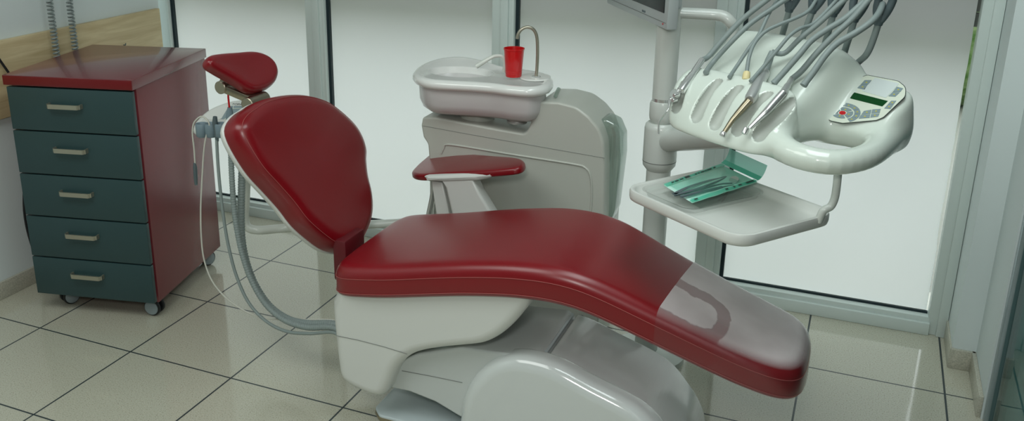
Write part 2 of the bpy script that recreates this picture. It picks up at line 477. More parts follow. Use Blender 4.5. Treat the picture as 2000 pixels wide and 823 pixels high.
def text_geo(s, size, o, ux, uy, lift=0.0004):
    cu = bpy.data.curves.new('lettering', 'FONT'); cu.body = s; cu.size = size; cu.fill_mode = 'FRONT'; cu.extrude = 0
    ob = bpy.data.objects.new('lettering', cu); COL.objects.link(ob)
    bpy.context.view_layer.update()
    me = bpy.data.meshes.new_from_object(ob.evaluated_get(bpy.context.evaluated_depsgraph_get()))
    ux = unit(ux); uy = unit(uy); n = np.cross(ux, uy)
    g = G(); g.add([np.asarray(o) + ux * v.co.x + uy * v.co.y + n * lift for v in me.vertices], [tuple(p.vertices) for p in me.polygons])
    bpy.data.objects.remove(ob); bpy.data.meshes.remove(me); bpy.data.curves.remove(cu)
    return g


XZ = lambda y0, sgn=1: (lambda a, b, h: V3(a, y0 + sgn * h, b))     # outline in x-z, thickness along y

# ================================================================== SETTING
WY = 1.19          # room face of the window frames
struct('floor', G().box((2.2, -1.0, -0.05), (5.6, 5.1, 0.1)), 'floor', 'beige speckled tiled floor with dark grout lines')
struct('ceiling', G().box((2.2, -1.0, 2.75), (5.6, 5.1, 0.1)), 'ceil', 'white ceiling above the treatment room')
struct('wall_left', G().box((-0.41, -1.2, 1.35), (0.2, 4.6, 2.7)), 'wall', 'pale painted wall behind the drawer trolley')
struct('wall_front', G().box((2.2, -3.6, 1.35), (5.6, 0.1, 2.7)), 'wall_far', 'grey wall opposite the windows')
struct('wall_right', polyg := G().box((2.985, 0.84, 1.35), (0.2, 0.29, 2.7)).box((2.955, 1.13, 1.35), (0.272, 0.29, 2.7)), 'wall', 'pale wall pier right of the windows')
struct('wall_partition', G().box((2.985, -2.4, 1.35), (0.2, 2.3, 2.7)), 'wall', 'pale wall beyond the glass door')
struct('wall_adjoining', G().box((4.0, 1.34, 1.35), (2.1, 0.12, 2.7)).box((4.95, -1.0, 1.35), (0.1, 4.8, 2.7)), 'dark_cab', 'dark wall of the room behind the glass')  # dimness of the unlit room is put into the dark teal colour
struct('baseboard_left', G().box((-0.304, -1.1, 0.033), (0.012, 4.38, 0.066), 0.002), 'stone', 'stone skirting at the foot of the left wall')
struct('baseboard_right', G().box((2.879, 0.846, 0.033), (0.012, 0.29, 0.066), 0.002).box((2.851, 0.979, 0.033), (0.07, 0.012, 0.066), 0.002).box((2.819, 1.085, 0.033), (0.012, 0.21, 0.066), 0.002), 'stone', 'stone skirting round the pier right of the windows')
struct('wall_window', G().box((1.25, 1.25, 2.5), (3.6, 0.12, 0.4)).box((-0.47, 1.24, 1.2), (0.06, 0.12, 2.4)), 'wall', 'pale wall band over the windows')
# the windows: gasket x positions measured along the window wall
GX = [-0.345, 0.452, 1.266, 2.073, 2.77]
BX = [0.366, 1.182, 1.986, 2.757]
ZT = 2.3


def window(i):
    x0, x1 = GX[i], BX[i]
    nxt = GX[i + 1] if i < 3 else 2.825
    w = bpy.data.objects.new('window_%d' % (i + 1), None); COL.objects.link(w); ROOT[w.name] = np.zeros(3); w['kind'] = 'structure'
    w['label'] = 'tall white framed window with frosted film, ' + ('next to the left wall', 'second from the left wall', 'behind the delivery head and basin faucet', 'at the right end of the wall')[i]
    fr = G()
    fr.box(((x0 + x1) / 2, WY + 0.03, 0.031), (x1 - x0 + 0.02, 0.06, 0.062), 0.004)
    fr.box(((x0 + x1) / 2, WY + 0.03, ZT - 0.03), (x1 - x0 + 0.02, 0.06, 0.06), 0.004)
    fr.box(((x1 + nxt) / 2 - 0.002, WY + 0.03, ZT / 2), (nxt - x1 - 0.008, 0.06, ZT), 0.004)
    if i == 0: fr.box((-0.405, WY + 0.03, ZT / 2), (0.12, 0.06, ZT), 0.004)
    fr.box(((x1 + nxt) / 2 + 0.012, WY + 0.005, ZT / 2), (0.03, 0.03, ZT), 0.003)
    fr.box((x0 - 0.003, WY + 0.03, ZT / 2), (0.014, 0.056, ZT), 0.002)
    fr.box(((x0 + x1) / 2, WY - 0.004, 0.022), (x1 - x0 + 0.02, 0.016, 0.044), 0.003)
    obj('window_frame', fr, 'frame', w)
    gk = G().box((x0 + 0.010, WY + 0.030, ZT / 2), (0.013, 0.016, ZT - 0.1), 0).box(((x0 + x1) / 2, WY + 0.033, 0.066), (x1 - x0, 0.010, 0.008), 0)
    obj('gasket', gk, 'gasket', w, 0)
    obj('window_pane', G().box(((x0 + x1) / 2, WY + 0.05, ZT / 2), (x1 - x0, 0.004, ZT - 0.1), 0), 'glass', w, 0)
    # the frosted film stops short of the frame on its right, with a ragged edge
    gap = (0.005, 0.008, 0.003, 0.008)[i]
    zs = np.linspace(0.07, ZT - 0.06, 60); random.seed(10 + i)
    rag = [x1 - gap * (0.85 + 0.3 * random.random()) if 0.30 < z else x1 - 0.004 for z in zs]
    v = [V3(x0 + 0.004, WY + 0.04, z) for z in zs] + [V3(r, WY + 0.04, z) for r, z in zip(rag, zs)]
    obj('frosted_film', G().add(v, [(k, k + 60, k + 61, k + 1) for k in range(59)]), 'film', w, 0)


for i in range(4): window(i)

# out of doors, seen only through the strips the film leaves clear
struct('ground', G().box((1.5, 6.4, -0.16), (16, 10, 0.1)), 'ground', 'pale paving outside the windows')
hg = G(); random.seed(2)
nx, nz = 90, 14
rows = []
for k in range(nz + 1):
    a = pi * k / nz
    rows.append([V3(-5 + 12.0 * j / nx, 5.2 - 0.35 * sin(a) * (1 + 0.25 * random.random()) , -0.11 + 1.25 * (1 - cos(a)) / 2 * (1 + 0.12 * random.random())) for j in range(nx + 1)])
hg.rings(rows, False, False, closed=False)
tag(obj('garden_hedge', hg, 'hedge'), 'green hedge outside, glimpsed through the clear strips beside the frosted film', 'hedge')
bl = G()  # slats added outside to block sky light and darken the upper film
for k in range(24): bl.box((1.2, WY + 0.32, 1.01 + 0.05 * k), (3.7, 0.018, 0.048), 0.006)
struct('window_shutter', bl, 'blind', 'half lowered outside shutter above the panes')['kind'] = 'structure'

# glass door and the room behind it
gd = bpy.data.objects.new('door_1', None); COL.objects.link(gd); ROOT[gd.name] = np.zeros(3); gd['kind'] = 'structure'; gd['label'] = 'glass door with metal edge profile beside the right pier'
obj('door_frame', G().box((2.905, 0.683, 1.1), (0.03, 0.028, 2.2), 0.003).box((2.905, -0.2, 2.21), (0.03, 1.8, 0.04), 0.003).box((2.905, -1.2, 1.1), (0.03, 0.04, 2.2), 0.003), 'alu', gd)
obj('glass_panel', G().box((2.905, -0.26, 1.1), (0.008, 1.86, 2.18), 0), 'glass_teal', gd, 0)

# ================================================================== LEFT WALL
wb = thing('wall_board', 'long maple veneer board fixed along the left wall behind the trolley', 'board', (-0.30, 0.2, 0.66))
obj('panel', G().box((-0.298, 0.03, 0.795), (0.022, 2.1, 0.272), 0.002), 'wood', wb)
hk = at(243, 88, 'x', -0.283)
obj('hook', G().tube([hk + V3(-0.005, 0, 0), hk + V3(0.006, 0, 0), hk + V3(0.008, 0, 0.008)], 0.0022, 8), 'hose_dark', wb)


def coil(px0, py0, px1, py1, label):
    a = at(px0, py0, 'x', -0.262); b = at(px1, py1, 'x', -0.262)
    x, y = (a[0] + b[0]) / 2, (a[1] + b[1]) / 2
    t = thing('coiled_hose', label, 'hose', (x, y, 0.45), 'coiled hoses by the left wall')
    ztop, zbot, pitch, R = 2.68, 0.45, 0.0135, 0.0105
    turns = (ztop - zbot) / pitch; n = int(turns * 9)
    P = [V3(x + R * cos(2 * pi * turns * k / n), y + R * sin(2 * pi * turns * k / n), zbot + (ztop - zbot) * k / n) for k in range(n + 1)]
    obj('coil', G().tube(P, 0.0034, 5), 'hose', t, 60)
    obj('ceiling_plug', G().lathe((x, y, 2.66), (0, 0, 1), [(0.012, 0), (0.016, 0.01), (0.016, 0.04)], 16), 'hose_dark', t)


coil(99, 0, 108, 110, 'left coiled grey-green hose hanging before the maple board')
coil(135, 0, 147, 98, 'right coiled grey-green hose hanging before the maple board')
bc = [at(-30, 70, 'x', -0.275), at(0, 118, 'x', -0.275), at(17, 143, 'x', -0.27), at(40, 190, 'x', -0.27), at(48, 300, 'x', -0.28), at(48, 420, 'x', -0.285), V3(-0.28, at(48, 420, 'x', -0.285)[1] + 0.02, 0.1), V3(-0.26, at(48, 420, 'x', -0.285)[1] + 0.05, 0.006)]
tag(obj('power_cable', G().tube(bc, 0.0045, 10, smooth=40), 'black'), 'thin black cable slanting down behind the left edge of the trolley', 'cable')

# ================================================================== DRAWER TROLLEY
ty = radians(13); TU = V3(cos(ty), sin(ty), 0); TV = V3(-sin(ty), cos(ty), 0); TZ = V3(0, 0, 1)
FR = V3(0.335, 0.21, 0); TW, TD = 0.455, 0.53
tr = thing('drawer_trolley', 'maroon drawer trolley on casters with five dark teal drawer fronts', 'trolley', tuple(FR - TU * TW / 2 + TV * TD / 2))
T = lambda a, b, z: FR - TU * TW + TU * a + TV * b + TZ * z
obj('body', G().box(T(TW / 2, TD / 2 + 0.01, 0.4425), (TW, TD - 0.02, 0.765), 0.002, TU, TV), 'maroon', tr)
obj('top', G().box(T(TW / 2, TD / 2 - 0.004, 0.842), (TW + 0.012, TD + 0.016, 0.034), 0.0025, TU, TV), 'maroon_top', tr)
obj('top_edge', G().box(T(TW / 2, -0.0125, 0.842), (TW + 0.008, 0.0022, 0.030), 0.0004, TU, TV), 'maroon_edge', tr, label='bright maroon front edge band')
zz = [0.068, 0.213, 0.366, 0.519, 0.672, 0.822]
for k in range(5):
    d = obj('drawer', G().box(T(TW / 2 + 0.002, -0.002, (zz[k] + zz[k + 1]) / 2), (TW - 0.004, 0.019, zz[k + 1] - zz[k] - 0.005), 0.0015, TU, TV), 'teal', tr)
    hz = zz[k] + 0.62 * (zz[k + 1] - zz[k])
    c = TW / 2 - 0.012
    pth = [T(c - 0.058, -0.01, hz), T(c - 0.058, -0.030, hz), T(c - 0.052, -0.034, hz), T(c + 0.052, -0.034, hz), T(c + 0.058, -0.030, hz), T(c + 0.058, -0.01, hz)]
    h = G()
    R = []
    for p, q in zip(pth, [TU, (TU - TV), -TV, -TV, (-TU - TV), -TU]):
        q = unit(q); R.append([p + TZ * 0.0075 + q * 0.0025, p - TZ * 0.0075 + q * 0.0025, p - TZ * 0.0075 - q * 0.0025, p + TZ * 0.0075 - q * 0.0025])
    h.rings(R)
    obj('handle', h, 'bow', d, 30, label='brushed metal bow handle')


def caster_parts(name_root):
    c = obj('caster', G().lathe((0, 0, 0.0), (0, 0, 1), [(0.010, 0.030), (0.010, 0.060)], 14).box((0, 0.012, 0.048), (0.018, 0.034, 0.022), 0.006), 'caster', None)
    for s in (-1, 1):
        wl = obj('wheel', G().lathe((s * 0.008, 0.014, 0.031), (s, 0, 0), [(0.017, 0), (0.028, 0.0), (0.0305, 0.003), (0.0305, 0.010), (0.028, 0.013), (0.0265, 0.0132)], 28), 'black', c)
        cv = obj('wheel_cover', G().lathe((s * 0.0195, 0.014, 0.031), (s, 0, 0), [(0.0262, 0), (0.0250, 0.004), (0.018, 0.006), (0.006, 0.007)], 28), 'caster', c, label='grey wheel cover')
    return c


c0 = caster_parts('caster')
spots = [(0.065, 0.06, radians(-21)), (TW - 0.05, 0.05, radians(-81)), (TW - 0.05, TD - 0.06, radians(-21)), (0.055, TD - 0.06, 1.9)]
bx = ROOT[tr.name]
for k, (a, b, rz) in enumerate(spots):
    p = T(a, b, 0) - bx
    if k == 0:
        o = c0; o.parent = tr; o.location = p; o.rotation_euler = (0, 0, rz)
    else:
        o = copy_tree(c0, p, rz); o.parent = tr

# ================================================================== DENTAL CHAIR
ch = thing('dental_chair', 'red leather dental chair on a white moulded base in the middle of the room', 'dental chair', (1.75, 0.1, 0))
YC = 0.105
XS = [1.20, 1.24, 1.42, 1.62, 1.75, 1.84, 1.92, 2.01, 2.09, 2.23, 2.34, 2.43]
ZS = [0.462, 0.470, 0.502, 0.548, 0.571, 0.576, 0.566, 0.532, 0.500, 0.448, 0.412, 0.392]
XW = [1.20, 1.75, 1.85, 2.05, 2.43]
WS = [0.225, 0.225, 0.220, 0.190, 0.150]
_zx = np.linspace(1.2, 2.43, 200); _zz = np.interp(_zx, XS, ZS)
for _ in range(60): _zz[1:-1] = 0.25 * _zz[:-2] + 0.5 * _zz[1:-1] + 0.25 * _zz[2:]
zst = lambda x: float(np.interp(x, _zx, _zz))
hw = lambda x: float(np.interp(x, XW, WS))
hl = [(x, YC - hw(x)) for x in (1.36, 1.5, 1.65, 1.78, 1.90, 2.0, 2.1, 2.2, 2.30)]
seat_out = [(1.232, YC), (1.232, YC - 0.09), (1.240, YC - 0.17), (1.275, YC - 0.214)] + hl + [(2.375, YC - 0.146), (2.412, YC - 0.112), (2.424, YC - 0.06), (2.426, YC), (2.424, YC + 0.06), (2.412, YC + 0.112), (2.375, YC + 0.146)] + [(x, 2 * YC - y) for x, y in hl[::-1]] + [(1.275, YC + 0.214), (1.240, YC + 0.17), (1.232, YC + 0.09)]


def seat_fn(a, b, h):
    # crown of the cushion follows the side profile, slightly dished between the edges
    return V3(a, b, zst(a) - 0.056 + h)


class SeatGrid:
    @staticmethod
    def build(grow=0.0):
        """seat with lengthwise rows so that the top follows the bend at the knee"""
        g = G(); O = spline(seat_out, 220, True)
        area = np.sum(O[:, 0] * np.roll(O[:, 1], -1) - np.roll(O[:, 0], -1) * O[:, 1])
        if area < 0: O = O[::-1]
        e = np.roll(O, -1, 0) - np.roll(O, 1, 0); nn = np.stack([-e[:, 1], e[:, 0]], 1); nn /= np.linalg.norm(nn, axis=1)[:, None]
        rf, rb, Tk = 0.034, 0.016, 0.09
        seq = [(rb * (1 - sin(a)), rb * (1 - cos(a))) for a in np.linspace(0, pi / 2, 5)] + [(rf * (1 - cos(a)), Tk - rf + rf * sin(a)) for a in np.linspace(0, pi / 2, 7)]
        R = []
        for ins, h in seq:
            R.append([seat_fn(*(O[i] + nn[i] * ins), h) for i in range(len(O))])
        last = O + nn * rf
        for t in (0.12, 0.3, 0.5, 0.7, 0.85, 1.0):          # collapse towards the long axis, keeping x
            R.append([seat_fn(np.clip(last[i][0], 1.32, 2.345) * t + last[i][0] * (1 - t), last[i][1] * (1 - t) + YC * t, Tk + 0.004 * (1 - (1 - t) ** 2)) for i in range(len(O))])
        g.rings(R, False, False)
        # underside
        o2 = [R[0][i] for i in range(len(O))]
        low = [seat_fn(np.clip(O[i][0], 1.3, 2.37), YC + (O[i][1] - YC) * 0.02, 0.004) for i in range(len(O))]
        g.rings([o2, low], False, True)
        return g, O, nn


sg, SO, SN = SeatGrid.build()
seat = obj('seat', sg, 'leather', ch, 50)
bm = bmesh.new(); bm.from_mesh(seat.data); bmesh.ops.remove_doubles(bm, verts=bm.verts, dist=0.0016); bmesh.ops.recalc_face_normals(bm, faces=bm.faces); bm.to_mesh(seat.data); bm.free()
seat.data.polygons.foreach_set('use_smooth', [True] * len(seat.data.polygons))


def ring_line(h, ins=-0.0008): return [seat_fn(*(SO[i] + SN[i] * ins), h) for i in range(len(SO))]


st = G()
for h in (0.056, 0.014):
    P = ring_line(h); P.append(P[0]); st.tube(P, 0.0009, 5, caps=False)
obj('stitching', st, 'stitch', seat, 60, label='pale stitching along the seat edge')

# clear plastic cover over the foot end
bm = bmesh.new(); tmp = bpy.data.meshes.new('t'); tmp.from_pydata(sg.v, [], sg.f); bm.from_mesh(tmp)
bmesh.ops.remove_doubles(bm, verts=bm.verts, dist=0.0016)
bmesh.ops.recalc_face_normals(bm, faces=bm.faces); bm.normal_update()
for v in bm.verts: v.co += v.normal * 0.0028
bmesh.ops.bisect_plane(bm, geom=bm.verts[:] + bm.edges[:] + bm.faces[:], plane_co=(2.102, 0, 0), plane_no=(1, -0.075, 0), clear_inner=True)
bmesh.ops.delete(bm, geom=[f for f in bm.faces if f.normal.z < -0.6], context='FACES')
bm.verts.index_update()
fg = G().add([tuple(v.co) for v in bm.verts], [tuple(v.index for v in f.verts) for f in bm.faces]); bm.free(); bpy.data.meshes.remove(tmp)
COVER_C = tuple(at(1372, 605, 'z', 0.515) - ROOT[ch.name])
M['cover'] = mat_cover()
cover = obj('foot_cover', fg, M['cover'], ch, 50, label='clear plastic cover over the foot end')

# backrest: the outline lies in a plane reclined 66 degrees
BT = radians(66); B0 = V3(1.184, YC, 0.457); bd = V3(-cos(BT), 0, sin(BT)); bw = V3(0, 1, 0); bn = np.cross(bw, bd) * 1.0
if bn[0] < 0: bn = -bn
face_px = [(497, 205), (484, 214), (472, 230), (470, 250), (484, 283), (513, 329), (546, 366), (575, 399), (602, 434), (637, 465), (662, 481), (690, 486), (710, 476), (722, 457), (732, 430), (735, 402), (732, 372), (725, 343), (722, 315), (722, 292), (714, 265), (700, 241), (680, 220), (650, 196), (625, 185), (600, 180), (572, 180), (545, 184), (518, 192)]
bo = []
for q in face_px:
    w = onplane(q[0], q[1], B0, bn) - B0; bo.append((w @ bd, w @ bw))


def bfn(off): return lambda a, b, h: B0 + bd * a + bw * b + bn * (off + h)


def bcurve(off):
    return lambda a, b, h: B0 + bd * a + bw * b + bn * (off + h + 0.0)


O = spline(bo, 120, True); cbk = O.mean(0)
back = obj('backrest', G().pad(O, 0.075, 0.040, 0.015, bfn(-0.069), resample=False, crown=0.006, centre=cbk, capn=5), 'leather', ch, 50)
area = np.sum(O[:, 0] * np.roll(O[:, 1], -1) - np.roll(O[:, 0], -1) * O[:, 1])
e = np.roll(O, -1, 0) - np.roll(O, 1, 0); bnn = np.stack([-e[:, 1], e[:, 0]], 1) * (1 if area > 0 else -1); bnn /= np.linalg.norm(bnn, axis=1)[:, None]
P = [bfn(0)(*(O[i] + bnn[i] * 0.012), -0.0050) for i in range(len(O))]; P.append(P[0])
obj('stitching', G().tube(P, 0.0009, 5, caps=False), 'stitch', back, 60, label='pale stitching round the backrest')
obj('backrest_shell', G().pad(O - bnn * 0.001, 0.022, 0.005, 0.017, bfn(-0.083), resample=False, capn=2, centre=cbk), 'shell', ch, 50, label='ivory backrest shell')
# hinge block between back and seat
hgp = at(682, 500, 'y', YC)
obj('back_hinge', G().box(hgp - V3(0.005, -0.01, 0.0), (0.045, 0.115, 0.13), 0.01), 'leather_dark', ch, label='dark red hinge cover')

# headrest
HT = radians(54); H0 = at(478, 140, 'y', YC); hd = V3(-cos(HT), 0, sin(HT)); hn = np.cross(bw, hd); hn = hn if hn[0] > 0 else -hn
hpx = [(403.5, 117), (412, 107.5), (437, 102), (468, 99.5), (488, 98.5), (505, 101), (522, 109), (536, 123), (543, 140), (541, 155), (532, 166), (518, 173), (502, 176), (487, 172), (467, 160), (445, 148), (423, 137), (408, 128)]
ho = []
for q in hpx:
    w = onplane(q[0], q[1], H0, hn) - H0; ho.append((w @ hd, w @ bw))
HO = spline(ho, 90, True); hc = HO.mean(0)


def hfn(off):
    return lambda a, b, h: H0 + hd * a + bw * b + hn * (off + h + 0.5 * (b - hc[1]) ** 2)


hr = obj('headrest', G().pad(HO, 0.040, 0.018, 0.012, hfn(-0.036), resample=False, crown=-0.003, centre=hc), 'leather', ch, 50)
hing = G()
j1 = at(434, 170, 'y', YC - 0.03); j2 = at(500, 198, 'y', YC + 0.0)
j1 = j1 + V3(0, 0, 0); ax = V3(0, 1, 0)
hing.lathe(j1 - ax * 0.012, ax, [(0.017, 0), (0.019, 0.002), (0.019, 0.062), (0.017, 0.064)], 28)
obj('headrest_joint', hing, 'nickel', hr, 40, label='metal headrest joint'); hing = G()
hing.lathe(j2 - ax * 0.045, ax, [(0.018, 0), (0.020, 0.002), (0.020, 0.088), (0.018, 0.09)], 28)
obj('headrest_joint', hing, 'nickel', hr, 40, label='metal headrest joint')
dlink = unit(j2 - j1); up2 = np.cross(ax, dlink)
lk = G().box((j1 + j2) / 2 + ax * 0.012, (np.linalg.norm(j2 - j1), 0.05, 0.026), 0.006, dlink, ax)
lk.box((j1 + H0) / 2 + ax * 0.02 - hn * 0.03, (0.05, 0.05, 0.03), 0.006, hd, ax)
obj('headrest_link', lk, 'nickel', hr, 40, label='polished metal headrest link')
obj('headrest_stem', G().box(j2 + V3(0.012, 0.0, -0.05), (0.018, 0.06, 0.12), 0.004, bn, ax), 'chrome', hr, 40)

# white body shell under the seat
YS = -0.098
shpx = [(645, 590), (646, 620), (650, 660), (655, 705), (660, 735), (672, 752), (700, 768), (733, 779), (750, 772), (760, 750), (768, 731), (783, 711), (808, 695), (850, 686), (900, 681), (940, 676), (972, 661), (1000, 637), (1025, 607), (1042, 580), (1052, 545), (1000, 532), (900, 534), (780, 540), (676, 556)]
so = []
for q in shpx:
    w = at(q[0], q[1], 'y', YS); so.append((w[0], w[2]))
low = spline(so[:-6], 110)
tops = [at(1058, 536, 'y', YS), at(668, 546, 'y', YS)]
SHO = polyround([tuple(p) for p in low] + [(p[0], p[2]) for p in tops], [0] * len(low) + [0.03, 0.03], 6)
obj('body_shell', G().pad(SHO, 0.40, 0.028, 0.028, lambda a, b, h: V3(a, YS + 0.40 - h, b), resample=False, capn=0, seg=6), 'shell', ch, 45, label='ivory moulded body under the seat')
l0 = [at(q[0], q[1], 'y', YS - 0.0006) for q in ((656, 656), (700, 665), (750, 678), (795, 692))]
obj('body_seam', G().tube(l0, 0.0009, 5), 'groove', ch, 60)

# lifting arm
YA = -0.045
apx = [(740, 742), (752, 725), (775, 706), (815, 692), (900, 679), (980, 690), (1060, 700), (1060, 760), (960, 850), (893, 812), (850, 786), (800, 766), (757, 757)]
ao = [(at(q[0], q[1], 'y', YA)[0], at(q[0], q[1], 'y', YA)[2]) for q in apx]
obj('lift_arm', G().pad(polyround(ao, 0.03, 4), 0.29, 0.006, 0.006, lambda a, b, h: V3(a, YA + 0.29 - h, b), resample=False, capn=0), 'shell_grey', ch, 30, label='pale grey lifting arm')
l0 = [at(q[0], q[1], 'y', YA - 0.0006) for q in ((785, 725), (840, 735), (903, 748))]
obj('arm_seam', G().tube(l0, 0.0009, 5), 'groove', ch, 60)

# pedestal hump
YP = -0.075
ppx = [(893, 823), (899, 785), (918, 746), (950, 716), (985, 703), (1030, 705), (1085, 722), (1150, 757), (1250, 812)]
po = [(at(q[0], q[1], 'y', YP)[0], at(q[0], q[1], 'y', YP)[2]) for q in ppx]
print('pedestal', [tuple(np.round(p, 3)) for p in po])
po = po + [(2.145, 0.185), (2.185, 0.12), (2.20, 0.05), (2.20, 0.012)]
po = [(po[0][0] - 0.012, 0.012)] + po
PO = np.vstack([spline(po, 90), ])
obj('side_cover', G().pad(PO, 0.075, 0.034, 0.02, lambda a, b, h: V3(a, YP + 0.075 - h, b), resample=False, capn=0, seg=7), 'gloss', ch, 45, label='glossy white pedestal side cover')
xg = 1.822
zt_ = lambda x: float(np.interp(x, PO[45 - 45:, 0][np.argsort(PO[:, 0])], PO[:, 1][np.argsort(PO[:, 0])]))
PT_ = [p for p in PO if p[0] > xg + 0.004]
PT2 = [(xg, 0.012), (xg, PT_[0][1] - 0.012)] + [(p[0] - 0.004, p[1] - 0.010) for p in PT_]
obj('pedestal', G().pad(polyround(PT2, 0.010, 3), 0.275, 0.006, 0.012, lambda a, b, h: V3(a, YP + 0.05 + 0.275 - h, b), resample=False, capn=0, seg=4), 'gloss', ch, 35, label='glossy white sloping pedestal top')
zf = zt_(1.70) - 0.012; zf2 = zt_(1.80) - 0.012
obj('flat_cover', G().pad(polyround([(1.50, zf - 0.02), (1.67, zf - 0.02), (1.67, 0.03), (xg - 0.008, 0.03), (xg - 0.008, zf2 + 0.004), (1.70, zf), (1.50, zf + 0.01)], 0.008, 3), 0.27, 0.005, 0.005, lambda a, b, h: V3(a, YP + 0.05 + 0.27 - h, b), resample=False, capn=0), 'plate', ch, 30, label='grey flat cover between body and pedestal')
bpz = 0.052
b1 = at(735, 793, 'z', bpz); print('base corner', b1)
bpl = [(b1[0], -0.03), (b1[0] + 0.03, -0.06), (2.12, -0.06), (2.15, -0.03), (2.15, 0.24), (2.12, 0.27), (b1[0] + 0.03, 0.27), (b1[0], 0.24)]
obj('plate_edge', G().pad(polyround([(p[0] * 1.0 + (0.0012 if p[0] > 1.7 else -0.0012), p[1] + (0.0012 if p[1] > 0.1 else -0.0012)) for p in bpl], 0.02, 4), 0.012, 0.001, 0.001, lambda a, b, h: V3(a, b, bpz - 0.019 + h), resample=False, capn=1), 'brass', ch, 40, label='thin metal edge band')
obj('base_plate', G().pad(polyround(bpl, 0.02, 4), 0.022, 0.004, 0.004, lambda a, b, h: V3(a, b, bpz - 0.022 + h), resample=False, capn=1), 'plate', ch, 40, label='steel base plate')
for x, y in ((b1[0] + 0.045, -0.03), (b1[0] + 0.045, 0.23), (2.1, -0.03), (2.1, 0.23)):
    obj('foot', G().lathe((x, y, 0), (0, 0, 1), [(0.020, 0), (0.022, 0.004), (0.020, 0.031)], 20), 'black', ch)

# far armrest
YR = 0.43
arm_px = [(805, 342), (812, 331), (826, 318), (843, 305), (862, 299), (890, 299), (918, 305), (960, 309), (1000, 312), (1020, 316), (1026, 324), (1014, 333), (975, 338), (930, 341), (870, 344), (825, 347)]
A0 = at(805, 345, 'y', YR); A1 = at(1022, 326, 'y', YR); an = unit(np.cross(unit(A1 - A0), V3(0, 1, 0)));
an = an if an[2] > 0 else -an
au = unit(A1 - A0)
mid = at(915, 343, 'y', YR)
ao = []
for q in arm_px:
    w = onplane(q[0], q[1], mid, an) - mid; ao.append((w @ au, w[1]))
print('armrest', [tuple(np.round(p, 2)) for p in ao])
af = lambda off: (lambda a, b, h: mid + au * a + V3(0, b, 0) + an * (off + h))
AO = spline(ao, 80, True)
ap = obj('armrest_pad', G().pad(AO, 0.022, 0.010, 0.006, af(-0.012), resample=False, crown=0.003, centre=AO.mean(0)), 'leather', ch, 50)
sp_px = [(826, 347), (835, 356), (870, 357), (930, 355), (955, 350), (970, 342)]
spv = [(at(q[0], q[1], 'y', YR - 0.002)[0], at(q[0], q[1], 'y', YR - 0.002)[2]) for q in sp_px]
obj('armrest_tray', G().pad(np.array(spv + [(spv[-1][0] - 0.02, spv[-1][1] + 0.004), (spv[0][0] + 0.01, spv[0][1] + 0.004)]), 0.06, 0.012, 0.012, lambda a, b, h: V3(a, YR + 0.06 - h, b), resample=False, capn=0), 'shell', ch, 45)
st_px = [(862, 352), (921, 352), (934, 378), (962, 424), (972, 460), (900, 470), (883, 430), (868, 368)]
stv = [(at(q[0], q[1], 'y', YR)[0], at(q[0], q[1], 'y', YR)[2]) for q in st_px]
obj('armrest_post', G().pad(np.array(stv), 0.05, 0.008, 0.008, lambda a, b, h: V3(a, YR + 0.055 - h, b), resample=False, capn=0), 'shell', ch, 45)
st2 = [(845, 352), (866, 355), (873, 385), (884, 440), (858, 445), (850, 390)]
stv = [(at(q[0], q[1], 'y', YR + 0.03)[0], at(q[0], q[1], 'y', YR + 0.03)[2]) for q in st2]
obj('armrest_brace', G().pad(np.array(stv), 0.03, 0.005, 0.005, lambda a, b, h: V3(a, YR + 0.05 - h, b), resample=False, capn=0), 'shell', ch, 45)
obj('armrest_bracket', G().box((1.44, 0.40, 0.42), (0.11, 0.22, 0.05), 0.01), 'shell', ch)

# ================================================================== CUSPIDOR UNIT
YU = 0.65; UD = 0.20
un = thing('cuspidor_unit', 'grey white dental water unit with spittoon bowl behind the chair', 'dental unit', (1.45, 0.75, 0))
upx = [(822, 246), (825, 229), (850, 229), (980, 254), (1026, 262), (1034, 246), (1046, 206), (1052, 199), (1090, 200), (1125, 209), (1150, 228), (1170, 252), (1179, 280), (1181, 330), (1180, 420), (1176, 520), (842, 460), (838, 320), (835, 282), (826, 268)]
uo = [(at(q[0], q[1], 'y', YU)[0], at(q[0], q[1], 'y', YU)[2]) for q in upx]
uo[15] = (uo[14][0], 0.02); uo[16] = (uo[17][0], 0.02)
obj('body', G().pad(polyround(uo, [0.012, 0.012, 0.012, 0.02, 0.02, 0.02, 0.02, 0.02, 0.04, 0.07, 0.07, 0.07, 0.07, 0.03, 0.02, 0, 0, 0.02, 0.02, 0.015], 8), UD, 0.008, 0.008, lambda a, b, h: V3(a, YU + UD - h, b), resample=False, capn=0), 'unit', un, 40)
rl = [at(q[0], q[1], 'y', YU - 0.0005) for q in ((862, 300), (868, 288), (882, 283), (1000, 302), (1120, 321), (1143, 328), (1153, 343), (1156, 380), (1152, 430))]
obj('panel_bead', G().tube(rl, 0.0035, 8, smooth=60), 'unit', un, 60, label='raised panel outline')
sl2 = [at(q[0], q[1], 'y', YU - 0.0003) for q in ((826, 246), (930, 265), (1050, 286), (1181, 309))]
obj('body_seam', G().tube(sl2, 0.0008, 5), 'groove', un, 60)
# side tank of milky plastic
tk = []
for q in ((1168, 232), (1188, 226), (1208, 236), (1219, 262), (1219, 300), (1206, 405), (1196, 432), (1182, 436)):
    tk.append(at(q[0], q[1], 'y', YU + 0.10))
to = [(p[0], p[2]) for p in tk]
obj('side_bottle', G().pad(polyround(to, 0.015, 3), 0.09, 0.012, 0.012, lambda a, b, h: V3(a, YU + 0.15 - h, b), resample=False, capn=0), 'tank', un, 40, label='milky clear side shield')
obj('bottle_post', G().tube([at(1190, 246, 'y', YU + 0.10), at(1190, 330, 'y', YU + 0.10), at(1186, 430, 'y', YU + 0.10)], [0.022, 0.014, 0.012], 16, smooth=20), 'unit', un)
